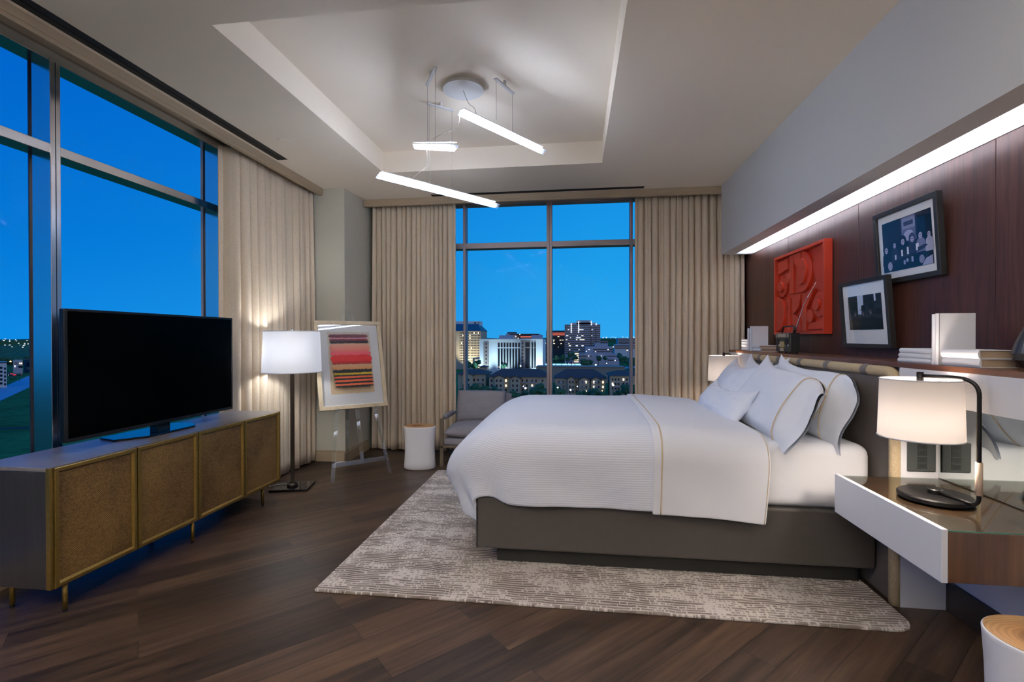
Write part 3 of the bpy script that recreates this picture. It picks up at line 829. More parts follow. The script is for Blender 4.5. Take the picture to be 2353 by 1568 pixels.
# left-hand group
z = ZS
for k, (h, lab) in enumerate(((.032, 'lowest'), (.032, 'second from bottom'), (.021, 'third from bottom'), (.019, 'topmost'))):
    book(1.562, 4.665, z, .16, .185, h, 'white book, %s of the four stacked next to the curtain' % lab, group='stack of four white books'); z += h+.0006
book(1.548, 4.622, ZS, .15, .036, .204, 'shorter upright white book behind the square white one', False)
book(1.558, 4.584, ZS, .147, .036, .222, 'square white book standing upright by the radio', False)
book(1.566, 4.39, ZS, .15, .18, .030, 'lower white book lying between upright books and radio', group='pair of lying books by the radio')
book(1.560, 4.395, ZS+.0306, .15, .178, .022, 'upper white book lying between upright books and radio', group='pair of lying books by the radio')

rd = thing('portable_radio', 'small retro black boombox radio with raised antenna on shelf', 'radio', (1.62, 3.985, ZS))
b = B(); b.box(1.592, 1.662, 3.868, 4.104, ZS+.010, ZS+.155); body = b.out('radio_body', m_radiob, rd, bevel=.006)
b = B(); b.box(1.584, 1.5925, 3.870, 4.102, ZS+.012, ZS+.153); fp = b.out('front_panel', m_radio, rd, bevel=.003)
b = B(); b.box(1.580, 1.5845, 3.874, 4.098, ZS+.122, ZS+.150); dp = b.out('tuner_dial', m_radiop, rd, bevel=.001)
for y in (3.885, 4.058):
    b = B()
    for k in range(3): b.box(1.5792, 1.5803, y, y+.026, ZS+.127+k*.007, ZS+.131+k*.007)
    b.out('grille_slot', m_black, dp)
b = B(); b.box(1.580, 1.5845, 3.945, 4.028, ZS+.045, ZS+.090); cs = b.out('cassette_deck', m_gold, rd, bevel=.001)
b = B(); b.box(1.5785, 1.5803, 3.962, 4.010, ZS+.058, ZS+.084); b.out('cassette_window', m_radiop, cs)
b = B(); b.box(1.580, 1.5845, 3.955, 4.018, ZS+.016, ZS+.040); b.out('key_row', m_radiop, rd, bevel=.001)
for y in (3.876, 4.034):
    b = B(); b.box(1.5815, 1.5845, y, y+.055, ZS+.056, ZS+.070); b.out('speaker_badge', m_fixture, rd, bevel=.001)
for y in (3.905, 4.065):
    b = B(); b.tube([(1.5845, y, ZS+.085), (1.581, y, ZS+.085)], .030, 28); b.out('speaker', m_black, rd)
b = B(); b.tube([(1.622, 3.885, ZS+.155), (1.632, 3.885, ZS+.200), (1.632, 3.90, ZS+.206), (1.632, 4.07, ZS+.206), (1.632, 4.086, ZS+.200), (1.622, 4.086, ZS+.155)], .006, 10); b.out('handle', m_radiob, rd, smooth=True)
for k in range(3):
    b = B(); b.tube([(1.615+.02*k, 3.868, ZS+.12-.018*k), (1.615+.02*k, 3.864, ZS+.12-.018*k)], .004, 12); b.out('knob', m_cavity, rd)
b = B(); b.tube([(1.628, 3.880, ZS+.150), (1.640, 3.845, ZS+.245), (1.663, 3.795, ZS+.38), (1.70, 3.712, ZS+.510)], [.0045, .0035, .0028, .002], 8)
an = b.out('antenna', m_cavity, rd, smooth=True)
b = B(); b.lathe([(.0, ZS+.508), (.003, ZS+.510), (.003, ZS+.515), (.0, ZS+.517)], (1.70, 3.712), 10, cap0=False, cap1=False); b.out('antenna_tip', m_cavity, an)
for x in (1.60, 1.652):
    for y in (3.89, 4.08):
        b = B(); b.lathe([(.006, ZS), (.006, ZS+.011)], (x, y), 10); b.out('foot', m_black, rd)
b = B()
b.lathe([(.028, ZS), (.060, ZS+.008), (.078, ZS+.035), (.080, ZS+.06), (.070, ZS+.10), (.050, ZS+.15), (.030, ZS+.20), (.022, ZS+.235), (.026, ZS+.25), (.020, ZS+.25), (.016, ZS+.235)], (1.695, 2.015), 40)
tag(b.out('vase', M('black_ceramic', (20, 20, 22), .3)), 'rounded black vase at the near end of the shelf', 'vase')

# ------------------------------------------------------------------ wall art
def rect_frame(b, f, w, h, bd, d0, d1):
    for u0, u1, v0, v1 in ((0, w, 0, bd), (0, w, h-bd, h), (0, bd, bd, h-bd), (w-bd, w, bd, h-bd)):
        b.prism([(u0, v0), (u1, v0), (u1, v1), (u0, v1)], f, d0, d1)
def picture(b, f, w, h, items, d, gain=1.0):
    """items: (polygon in 0..1 coords, grey or rgb or list of per-corner colours)"""
    for k, (poly, c) in enumerate(items):
        vs = [b.v(f(u*w, v*h, d+k*.00008)) for u, v in poly]
        fc = b.bm.faces.new(vs)
        for i, lp in enumerate(fc.loops):
            cc = c[i] if isinstance(c, list) else c
            lp[b.lay] = lin(tuple(min(255, q*gain) for q in cc))
def ell(u, v, a, bb, n=14, rot=0): return [(u+a*math.cos(k*math.tau/n+rot), v+bb*math.sin(k*math.tau/n+rot)) for k in range(n)]
def rc(u0, v0, u1, v1): return [(u0, v0), (u1, v0), (u1, v1), (u0, v1)]

def framed_photo(label, y_left, y_right, z0, z1, xb_top, xb_bot, border, mat_l, mat_b, mat_t, items):
    """u runs from the far (left) edge towards the camera; the frame tips a little forward"""
    w, h = y_left-y_right, z1-z0
    def f(u, v, d):
        k = v/h
        return Vector((xb_bot+(xb_top-xb_bot)*k-d, y_left-u, z0+v))
    t0 = thing('framed_photograph', label, 'picture', ((xb_top+xb_bot)/2, (y_left+y_right)/2, z0))
    b = B(); rect_frame(b, f, w, h, border, 0, .030); b.out('frame', m_pframe, t0, bevel=.0015)
    b = B(); b.prism([(border*.8, border*.8), (w-border*.8, border*.8), (w-border*.8, h-border*.8), (border*.8, h-border*.8)], f, .004, .016); b.out('mat_board', m_mat, t0)
    b = B().colors()
    u0, v0 = border+mat_l, border+mat_b; pw, phh = w-2*u0, h-v0-border-mat_t
    picture(b, lambda u, v, d: f(u+u0, v+v0, d), pw, phh, items, .0165, 1.15)
    b.out('photo_print', m_pic, t0, auto=False)
    b = B(); b.prism([(border*.9, border*.9), (w-border*.9, border*.9), (w-border*.9, h-border*.9), (border*.9, h-border*.9)], f, .0215, .0225); b.out('glazing', m_pglass, t0)
    return t0
m_pglass = thin_glass('picture_glass', (1, 1, 1, 1), .015, fk=.12)
N1 = (16, 20, 38)
party = [(rc(0, 0, 1, 1), N1), (rc(.0, .60, 1, .98), (24, 30, 52)), (rc(.42, .52, .72, 1), (150, 152, 170)), (rc(.44, .76, .70, .97), (172, 174, 188)), (rc(.47, .82, .66, .90), (110, 112, 134)),
         (ell(.56, .63, .10, .10), (190, 190, 204)), (rc(.70, .60, .74, 1), (90, 94, 112))]
for (u, v, s, hair, top) in ((.07, .44, .050, (24, 22, 34), (14, 16, 28)), (.26, .50, .042, (20, 20, 34), (96, 96, 116)), (.44, .53, .048, (10, 10, 20), (20, 20, 36)), (.63, .53, .046, (120, 120, 140), (84, 84, 104)), (.79, .56, .048, (12, 12, 22), (160, 160, 178)), (.95, .54, .04, (50, 50, 66), (190, 190, 200))):
    party += [(ell(u, v+.02, s*1.5, s*2.3), hair), ([(u-s*1.9, v-.30), (u+s*1.9, v-.30), (u+s*1.6, v-.09), (u+s*.5, v-.03), (u-s*.5, v-.03), (u-s*1.6, v-.09)], top), (ell(u, v, s*.72, s*1.25), (196, 192, 204)), (ell(u, v+s*.25, s*.5, s*.16), (120, 114, 130)), (ell(u, v-s*.65, s*.25, s*.1), (130, 112, 124))]
party += [(rc(.0, 0, 1, .20), (18, 20, 36)), ([(.14, .16), (.84, .30), (.92, .36), (.86, .38), (.50, .29), (.16, .21)], (92, 94, 118))]
for u, v, hh in ((.26, .22, .09), (.40, .26, .12), (.52, .27, .14), (.70, .30, .13), (.72, .36, .07)): party.append((rc(u, v, u+.035, v+hh), (214, 216, 226)))
for u, v, hh in ((.44, .09, .08), (.50, .13, .06), (.60, .11, .10)): party.append((rc(u, v, u+.04, v+hh), (188, 190, 206)))
party += [(ell(.15, .11, .05, .09), (190, 190, 204)), ([(.80, 0), (1, 0), (1, .16), (.88, .12)], (186, 188, 202)), (ell(.80, .12, .05, .08), (170, 170, 186))]
framed_photo('larger black framed photo of a crowd round a table, hung highest', 3.128, 2.618, 1.605, 2.016, 1.771, 1.797, .026, .034, .040, .040, party)
D = (46, 46, 50)
street = [(rc(0, 0, 1, 1), (70, 66, 66)), (rc(0, .35, .32, 1), (58, 52, 46)), (rc(.30, .45, .50, 1), (206, 212, 226)), ([(.48, .45), (1, .55), (1, 1), (.48, 1)], (96, 100, 116))]
for k in range(9):
    u = .50+.055*k; street.append(([(u, .62+.01*k), (u+.018, .62+.01*k), (u+.03, .98), (u+.008, .98)], (46, 48, 62)))
street += [([(.48, .80), (1, .98), (1, .94), (.48, .75)], (34, 36, 50)), (rc(.80, .80, .85, 1), (204, 210, 222)), (rc(.0, .30, 1, .45), (112, 108, 118)), (rc(.82, .42, 1, .58), (30, 32, 42))]
for k in range(5): street.append((rc(.14+.03*k, .62+.05*(k % 3), .155+.03*k, .80+.04*(k % 2)), (96, 92, 86)))
for (u, v, s, dirn) in ((.20, .52, .075, 1), (.47, .52, .062, 0), (.71, .55, .080, -1)):
    tor = (104, 84, 60) if u < .3 else D
    street += [([(u-s*2.2, 0), (u+s*2.2, 0), (u+s*1.9, .26), (u+s*1.1, .36), (u-s*1.1, .36), (u-s*1.9, .26)], tor), (ell(u, v-.03, s*.85, s*1.45), (92, 86, 84)), (ell(u+dirn*s*.3, v-.03, s*.45, s*.9), (150, 142, 140)), (ell(u+dirn*s*.2, v-.09, s*.32, s*.16), (200, 196, 196)), (ell(u+dirn*s*.15, v+.0, s*.5, s*.15), (26, 25, 26)),
               (ell(u, v+.055, s*1.35, s*.35), (18, 18, 20)), ([(u-s*.85, v+.05), (u+s*.85, v+.05), (u+s*.75, v+.17), (u, v+.20), (u-s*.75, v+.17)], (22, 22, 24))]
framed_photo('smaller black framed photo of three people in hats, overlapping larger one', 3.432, 2.940, 1.238, 1.650, 1.735, 1.7655, .024, .052, .085, .070, street)

# red relief
def frl(u, v, d): return Vector((1.796-d, 4.556-u, 1.326+v))
W_, H_ = .872, .672
ra = thing('relief_panel', 'red lacquered wall relief of abstract raised curves and bars', 'wall art', (1.78, 4.12, 1.326))
b = B(); rect_frame(b, frl, W_, H_, .022, 0, .056); b.out('frame', m_red, ra, bevel=.0015)
b = B(); b.prism(rc(.02, .02, W_-.02, H_-.02), frl, .001, .012); b.out('backing', m_red, ra)
def arc(cu, cv, r, a0, a1, n=16): return [(cu+r*math.cos(R(a0+(a1-a0)*k/n)), cv+r*math.sin(R(a0+(a1-a0)*k/n))) for k in range(n+1)]
shapes = [
    ([(.045, .520), (.235, .545), (.235, .640), (.045, .620)], .030), (arc(.115, .405, .085, 0, 360, 30)[:-1], .024), (arc(.108, .405, .045, 0, 360, 24)[:-1], .036), (arc(.225, .470, .046, 0, 360, 24)[:-1], .028),
    ([(.255, .335), (.325, .335), (.325, .648), (.255, .648)], .026), ([(.335, .33), (.345, .46), (.37, .56)]+arc(.470, .648, .135, 180, 270, 10)+[(.470, .33)], .018),
    (arc(.470, .648, .130, 180, 270, 12)+[(.470, .648)], .030),
    ([(.480, .648)]+arc(.480, .490, .158, 90, -90, 20), .026), ([(.480, .595)]+arc(.480, .490, .105, 90, -90, 18), .038),
    ([(.66, .648), (.848, .648), (.848, .36)]+arc(.80, .52, .16, 260, 150, 10), .020),
    (arc(.030, .180, .150, 90, -90, 20)+[(.026, .03), (.026, .33)], .032),
    ([(.185, .03), (.245, .03), (.245, .30), (.185, .30)], .020), ([(.29, .03), (.315, .03), (.315, .30), (.29, .30)], .020),
    ([(.325, .320)]+arc(.325, .320, .150, -90, 0, 12), .030), ([(.325, .026)]+arc(.325, .026, .135, 0, 90, 12), .024),
    ([(.482, .026), (.555, .026), (.555, .315), (.482, .315)], .026),
    ([(.565, .19), (.565, .315), (.69, .335)], .030), (arc(.755, .215, .090, 0, 360, 30)[:-1], .026), (arc(.740, .215, .045, 0, 360, 24)[:-1], .038), (arc(.625, .135, .050, 0, 360, 24)[:-1], .030),
    ([(.57, .035), (.85, .035), (.85, .095), (.60, .085)], .024)]
for poly, d in shapes:
    b = B(); b.prism(poly, frl, .010, .010+(d-.010)*1.55); b.out('raised_shape', m_red, ra, bevel=.0025)

# ------------------------------------------------------------------ media console + television
cn = thing('media_console', 'long low grey oak media console with brass mesh doors', 'console', (-2.58, 2.80, 0))
CX0, CX1, CY0, CY1, CZ0, CZ1 = -2.80, -2.385, 1.93, 3.675, .147, .706
b = B(); b.box(CX0, CX1-.004, CY0, CY1, CZ0, CZ1-.018); b.out('cabinet_body', m_cabinet, cn, bevel=.002)
b = B(); b.box(CX0, CX1-.002, CY0, CY1, CZ1-.0175, CZ1); b.out('cabinet_top', m_cabtop, cn, bevel=.002)
b = B(); b.box(CX1-.012, CX1+.012, CY0-.002, CY0+.012, CZ0, CZ1); b.out('edge_strip', m_brass, cn, bevel=.001)
b = B(); b.box(CX1-.012, CX1+.012, CY1-.008, CY1+.004, CZ0, CZ1); b.out('edge_strip', m_brass, cn, bevel=.001)
for y0, y1 in ((1.944, 2.368), (2.374, 2.802), (2.808, 3.238), (3.244, 3.666)):
    def fd(u, v, d): return Vector((CX1+d, y0+u, CZ0+v))
    w_, h_ = y1-y0, CZ1-CZ0-.002
    d = B(); bd = .026
    # mitred bevelled frame: inner edge deeper than the outer
    def ring(o, dd): return [(o, o), (w_-o, o), (w_-o, h_-o), (o, h_-o)]
    lv = [(0, 0), (0, .018), (.003, .020), (bd-.008, .020), (bd, .010), (bd, 0)]
    rings = [[d.v(fd(u, v, dd)) for u, v in ring(o, dd)] for o, dd in lv]
    for A, C in zip(rings, rings[1:]):
        for k in range(4): d.face([A[k], A[(k+1) % 4], C[(k+1) % 4], C[k]])
    door = d.out('door', m_brass, cn)
    p = B(); p.prism([(bd-.001, bd-.001), (w_-bd+.001, bd-.001), (w_-bd+.001, h_-bd+.001), (bd-.001, h_-bd+.001)], fd, .001, .007); p.out('mesh_panel', m_cane, door)
for x in (-2.70, -2.408):
    for y in (2.02, 2.80, 3.50):
        b = B(); b.tube([(x, y, .014), (x, y, .148)], .011, 14); lg = b.out('leg', m_brass, cn, smooth=True)
        b = B(); b.tube([(x, y, 0), (x, y, .014)], .009, 12); b.out('leg_foot', m_black, lg)
tv = thing('television', 'large flat black television standing on the media console', 'television', (-2.58, 2.75, CZ1))
TXF = -2.55
b = B(); b.box(-2.585, TXF-.001, 2.146, 3.356, .770, 1.452); b.box(-2.64, -2.584, 2.35, 3.15, .85, 1.30); b.out('housing', m_tv, tv, bevel=.006)
b = B(); b.box(TXF-.002, TXF, 2.158, 3.344, .790, 1.440); b.out('screen', m_screen, tv)
b = B(); rect_frame(b, lambda u, v, d: Vector((TXF-.002+d, 2.146+u, .770+v)), 1.21, .682, .013, 0, .004); b.out('bezel', m_tv, tv, bevel=.001)
b = B(); b.prism([(-2.745, 2.52), (-2.60, 2.47), (-2.50, 2.60), (-2.50, 2.96), (-2.60, 3.06), (-2.745, 3.02)], lambda u, v, d: (u-.02, v, d), CZ1+.0003, CZ1+.012)
st = b.out('stand_base', m_tvbase, tv, bevel=.004)
b = B(); b.box(-2.61, -2.56, 2.70, 2.80, CZ1+.011, .80); b.out('stand_neck', m_tvbase, tv, bevel=.003)

# ------------------------------------------------------------------ floor lamp
LX, LY = -2.432, 3.945
fl = thing('floor_lamp', 'slim dark floor lamp with a white drum shade', 'lamp', (LX, LY, 0))
b = B(); mrot = Matrix.Translation((LX, LY, 0)) @ Matrix.Rotation(R(14), 4, 'Z')
b.box(-.155, .155, -.125, .125, 0.002, .020, mrot); b.out('lamp_base', m_tvbase, fl, bevel=.003)
b = B(); b.lathe([(.045, .020), (.045, .035), (.03, .046), (.02, .050)], (LX, LY), 28); b.out('collar', m_bronze, fl, smooth=False)
b = B(); b.box(-.0165, .0165, -.0165, .0165, .045, 1.10, Matrix.Translation((LX, LY, 0)) @ Matrix.Rotation(R(30), 4, 'Z')); b.out('pole', m_bronze, fl, bevel=.003)
b = B(); b.lathe([(.240, 1.008), (.226, 1.360)], (LX, LY), 64, cap0=False, cap1=False); b.out('lamp_shade', m_shade, fl, smooth=True, label='white fabric drum shade')
b = B()
b.tube([(LX+.240*math.cos(k*math.tau/56), LY+.240*math.sin(k*math.tau/56), 1.008) for k in range(56)], .0035, 6, closed=True); b.out('shade_ring', m_white, fl, smooth=True); b = B()
b.tube([(LX+.226*math.cos(k*math.tau/56), LY+.226*math.sin(k*math.tau/56), 1.360) for k in range(56)], .0035, 6, closed=True)
for k in range(3):
    a = R(120*k+10); b.tube([(LX, LY, 1.345), (LX+.226*math.cos(a), LY+.226*math.sin(a), 1.357)], .0025, 6)
b.out('shade_ring', m_white, fl, smooth=True)
b = B(); b.tube([(LX, LY, 1.10), (LX, LY, 1.352)], .006, 10); b.tube([(LX, LY, 1.352), (LX, LY, 1.385)], .008, 12); b.out('finial', m_cavity, fl, smooth=True)
b = B(); b.lathe([(.014, 1.13), (.032, 1.17), (.036, 1.205), (.026, 1.235), (0, 1.243)], (LX+.05, LY), 20, cap1=False); b.out('bulb', glow('cool_bulb', (244, 248, 255), 6), fl, smooth=True)
b = B(); b.tube([(LX-.05, LY+.02, .025), (LX-.14, LY+.0, .024), (LX-.20, LY-.02, .008), (LX-.30, LY+.06, .006), (LX-.36, LY+.2, .006)], .003, 8); b.out('cord', m_cord, fl, smooth=True)
l = bpy.data.lights.new('floor_lamp_light', 'POINT'); l.energy = 9.5; l.color = (.98, .985, 1); l.shadow_soft_size = .06
lo = bpy.data.objects.new('floor_lamp_light', l); COL.objects.link(lo); lo.location = (LX, LY, 1.19)

# ------------------------------------------------------------------ easel with framed striped print
EO = Vector((-1.945, 4.293, .0)); tl = R(16)
eh = Vector((.7433, .6690, 0)); en0 = Vector((.6690, -.7433, 0))
ew = -en0*math.sin(tl)+Vector((0, 0, 1))*math.cos(tl); en = en0*math.cos(tl)+Vector((0, 0, 1))*math.sin(tl)
def fe(u, v, d): return EO+eh*u+ew*v+en*d
es = thing('display_easel', 'clear acrylic tripod easel standing on the wood floor', 'easel', tuple(EO))
def bar(b, p, q, w_, d0, d1):
    p, q = Vector(p), Vector(q); dr = (q-p).normalized(); nn = Vector((-dr.y, dr.x))
    b.prism([tuple(p+nn*w_/2), tuple(p-nn*w_/2), tuple(q-nn*w_/2), tuple(q+nn*w_/2)], fe, d0, d1)
for p, q in (((-.27, .0), (-.04, 1.66)), ((.27, .0), (.04, 1.66))):
    b = B(); bar(b, p, q, .034, -.032, -.022); lg = b.out('leg', m_acrylic, es, bevel=.001)
    for s_ in (.085, .115, .41, .50):
        c = Vector(p).lerp(Vector(q), s_); b = B(); b.tube([fe(c.x, c.y, -.021), fe(c.x, c.y, -.014)], .006, 12); b.out('bolt', m_cavity, lg)
b = B(); bar(b, (-.262, .155), (.262, .155), .045, -.042, -.033); b.out('crossbar', m_acrylic, es, bevel=.001)
b = B(); bar(b, (.02, .14), (-.0, 1.66), .034, -.052, -.043); b.out('centre_bar', m_acrylic, es, bevel=.001)
bk = Vector((-2.296, 4.692, 0.004)); tp = fe(0, 1.60, -.055); sdx = eh*.017; sdn = (tp-bk).cross(eh).normalized()*.004
b = B(); vs = []
for P_ in (bk, tp):
    for sx in (1, -1):
        for sn in (1, -1): vs.append(b.v(P_+sdx*sx+sdn*sn))
for q_ in ((0, 1, 3, 2), (4, 6, 7, 5), (0, 4, 5, 1), (1, 5, 7, 3), (3, 7, 6, 2), (2, 6, 4, 0)): b.face([vs[i] for i in q_])
b.out('back_leg', m_acrylic, es)
b = B()
for u in (-.185, .185): b.prism([(u-.02, .632), (u+.02, .632), (u+.02, .644), (u-.02, .644)], fe, -.022, .04); b.prism([(u-.02, .644), (u+.02, .644), (u+.02, .665), (u-.02, .665)], fe, .034, .04)
b.out('support_peg', m_acrylic, es, bevel=.001)
def ff(u, v, d): return fe(-.342+u+.002*v, .654+v, d)
FW, FH = .645, .872
fa = thing('framed_print', 'pale oak framed print of striped colour bands on the easel', 'picture', tuple(fe(0, .65, 0)))
b = B(); rect_frame(b, ff, FW, FH, .036, -.020, .012); b.out('frame', m_ltwood, fa, bevel=.002)
b = B(); b.prism(rc(.03, .03, FW-.03, FH-.03), ff, -.016, -.006); b.out('mat_board', m_mat, fa)
b = B().colors()
def strip(u0, u1, v0, v1, c0, c1=None, nz=.003, seed=0, n=26, vtop=None):
    c1 = c1 or c0; rg = random.Random(seed)
    up_ = [rg.uniform(-nz, nz) for _ in range(n+1)]; dn = [rg.uniform(-nz, nz) for _ in range(n+1)]
    for k in range(n):
        ua, ub = u0+(u1-u0)*k/n, u0+(u1-u0)*(k+1)/n
        def rnd(i): return .38*abs(v1-v0)*max(0, 1-min(i, n-i)/1.2) if abs(v1-v0) < .15 else 0
        q = [(ua, 1-v1+dn[k]+rnd(k)), (ub, 1-v1+dn[k+1]+rnd(k+1)), (ub, 1-v0+up_[k+1]-rnd(k+1)), (ua, 1-v0+up_[k]-rnd(k))]
        yield (q, [c1, c1, c0, c0])
PAP = (232, 232, 232)
it = [(rc(.05, .05, .95, .95), PAP)]
it += list(strip(.18, .82, .125, .83, (226, 222, 214), (228, 214, 192), .004, 1))
it += list(strip(.20, .79, .150, .165, (210, 206, 204), (222, 170, 186), .003, 2))
it += list(strip(.195, .79, .158, .196, (158, 44, 96), None, .003, 3)) + list(strip(.20, .79, .197, .211, (226, 180, 198), None, .002, 4))
it += list(strip(.20, .79, .212, .236, (164, 36, 88), None, .002, 5)) + list(strip(.205, .79, .234, .262, (48, 34, 58), None, .003, 6))
it += list(strip(.20, .80, .264, .358, (228, 200, 184), (232, 164, 156), .002, 7)) + list(strip(.20, .81, .356, .400, (232, 160, 160), (236, 140, 160), .003, 8))
it += list(strip(.20, .815, .400, .482, (226, 62, 34), (222, 56, 32), .004, 9)) + list(strip(.215, .81, .478, .503, (206, 46, 30), None, .003, 10))
it += list(strip(.21, .81, .506, .566, (220, 200, 176), (222, 184, 140), .002, 11)) + list(strip(.215, .80, .566, .606, (44, 44, 38), None, .006, 12))
it += list(strip(.22, .80, .604, .627, (216, 200, 44), None, .002, 13)) + list(strip(.22, .80, .626, .645, (48, 34, 30), None, .002, 14))
it += list(strip(.225, .80, .644, .666, (236, 160, 118), None, .001, 15)) + list(strip(.225, .80, .664, .684, (48, 32, 30), None, .002, 16))
it += list(strip(.225, .80, .684, .708, (236, 160, 118), None, .001, 17)) + list(strip(.228, .80, .706, .727, (48, 32, 30), None, .002, 18))
it += list(strip(.23, .80, .727, .750, (236, 166, 126), None, .001, 19)) + list(strip(.232, .80, .748, .764, (44, 30, 28), None, .002, 20))
picture(b, ff, FW, FH, it, -.0055); b.out('striped_print', m_print, fa, auto=False)
b = B(); b.prism(rc(.034, .034, FW-.034, FH-.034), ff, .003, .004); b.out('glazing', m_pglass, fa)

# ------------------------------------------------------------------ stump side tables
def stump(cx, cy, label, rot):
    H = .42
    t0 = thing('side_table', label, 'side table', (cx, cy, 0))
    def rr(a, z):
        k = z/H
        r_ = .148+.006*math.cos(2*a+.6)+.006*math.cos(3*a+1.2)-.010*math.sin(math.pi*k)
        return r_*(.985 if k < .02 else 1)
    sq = lambda a, z: (cx+rr(a, z)*math.cos(a+rot)*1.04, cy+rr(a, z)*math.sin(a+rot)*.90, z)
    b = B(); seg = 56; zs = (0.002, .01, .06, .12, .18, .24, .30, .36, .405, .416, .42)
    rings = []
    for z in zs:
        s_ = .97 if z in (.002,) else (.985 if z == .42 else 1)
        rings.append([b.v((cx+(sq(k*math.tau/seg, z)[0]-cx)*s_, cy+(sq(k*math.tau/seg, z)[1]-cy)*s_, z)) for k in range(seg)])
    for A, C in zip(rings, rings[1:]):
        for k in range(seg): b.face([A[k], A[(k+1) % seg], C[(k+1) % seg], C[k]])
    b.face(rings[0][::-1]); b.face(rings[-1])
    b.out('stump_body', m_stump, t0, smooth=True)
    b = B(); pts = [(cx+(sq(k*math.tau/seg, H)[0]-cx)*.965, cy+(sq(k*math.tau/seg, H)[1]-cy)*.965) for k in range(seg)]
    b.prism(pts, lambda u, v, d: (u, v, d), .414, .4225); b.out('wood_top', m_stumptop, t0, bevel=.001, label='natural end-grain wood top')
    return t0
stump(-1.545, 4.725, 'white stump side table with wood top beside the armchair', .2)
stump(1.375, 1.60, 'white stump side table with wood top near the nightstand', .5)

# ------------------------------------------------------------------ armchair
AX0, AX1, AY0 = -1.352, -.672, 4.775
ac = thing('armchair', 'grey upholstered armchair with thin metal frame by far window', 'armchair', ((AX0+AX1)/2, 5.1, 0))
def leg(x, y, z1, lean=0):
    b = B(); s_ = .018
    vs = [b.v((x+sx*s_/1, y+sy*.012+(lean if z else 0), z1 if z else 0)) for z in (0, 1) for sx, sy in ((-1, -1), (1, -1), (1, 1), (-1, 1))]
    for q_ in ((3, 2, 1, 0), (4, 5, 6, 7), (0, 1, 5, 4), (1, 2, 6, 5), (2, 3, 7, 6), (3, 0, 4, 7)): b.face([vs[i] for i in q_])
    b.out('leg', m_chairmetal, ac, bevel=.002)
for x in (AX0+.018, AX1-.018):
    leg(x, AY0+.012, .485); leg(x, 5.36, .40, .06)
    b = B(); b.tube([(x, AY0+.01, .478), (x, AY0+.25, .476), (x, AY0+.60, .47)], .012, 8); arm = b.out('arm_rail', m_chairmetal, ac, smooth=True)
    b = B(); b.tube([(x, AY0+.12, .482), (x, AY0+.14, .484), (x, AY0+.3, .482), (x, AY0+.44, .480), (x, AY0+.46, .480)], [.018, .026, .028, .026, .018], 14); b.out('arm_pad', m_chair, arm, smooth=True)
b = B(); b.box(AX0+.03, AX1-.03, AY0+.002, AY0+.026, .190, .216); b.box(AX0+.03, AX1-.03, 5.34, 5.366, .190, .216)
b.box(AX0+.008, AX0+.03, AY0, 5.37, .190, .216); b.box(AX1-.03, AX1-.008, AY0, 5.37, .190, .216); b.out('seat_rail', m_chairmetal, ac, bevel=.002)
b = B(); b.box(AX0+.036, AX1-.036, AY0+.0, 5.36, .216, .285); b.out('seat_deck', m_chair, ac, smooth=True, bevel=.022, seg=4)
def cushion(x0, x1, y0, y1, z0, z1, name, rotm=None, crown=.03):
    b = B(); N = 20
    cx, cy, cz = (x0+x1)/2, (y0+y1)/2, (z0+z1)/2
    for s_ in (1, -1):
        def f(u, v):
            a, c = u*2-1, v*2-1
            p = (max(0, 1-abs(a)**5)*max(0, 1-abs(c)**5))**.4
            n_ = mnoise.noise(Vector((a*2+7, c*2, s_)))*.010
            q = Vector((a*(x1-x0)/2, c*(y1-y0)/2, s_*((z1-z0)/2*p+crown*(1-a*a)*(1-c*c)*(1 if s_ > 0 else .2))+n_*p))
            if rotm: q = rotm @ q
            return Vector((cx, cy, cz))+q
        b.grid(f, N, N)
    bmesh.ops.remove_doubles(b.bm, verts=b.bm.verts, dist=.001)
    return b.out(name, m_chair, ac, smooth=True, sub=1)
cushion(AX0+.03, AX1-.03, AY0-.012, 5.24, .282, .400, 'seat_cushion')
cushion(AX0+.06, AX1-.06, 5.04, 5.40, .47, .64, 'back_cushion', Matrix.Rotation(R(74), 3, 'X'), .03)
b = B(); mrot = Matrix.Translation((0, 5.36, .30)) @ Matrix.Rotation(R(-14), 4, 'X'); b.box(AX0+.05, AX1-.03, -.02, .03, 0, .385, mrot); b.out('back_rest', m_chair, ac, smooth=True, bevel=.02, seg=4)

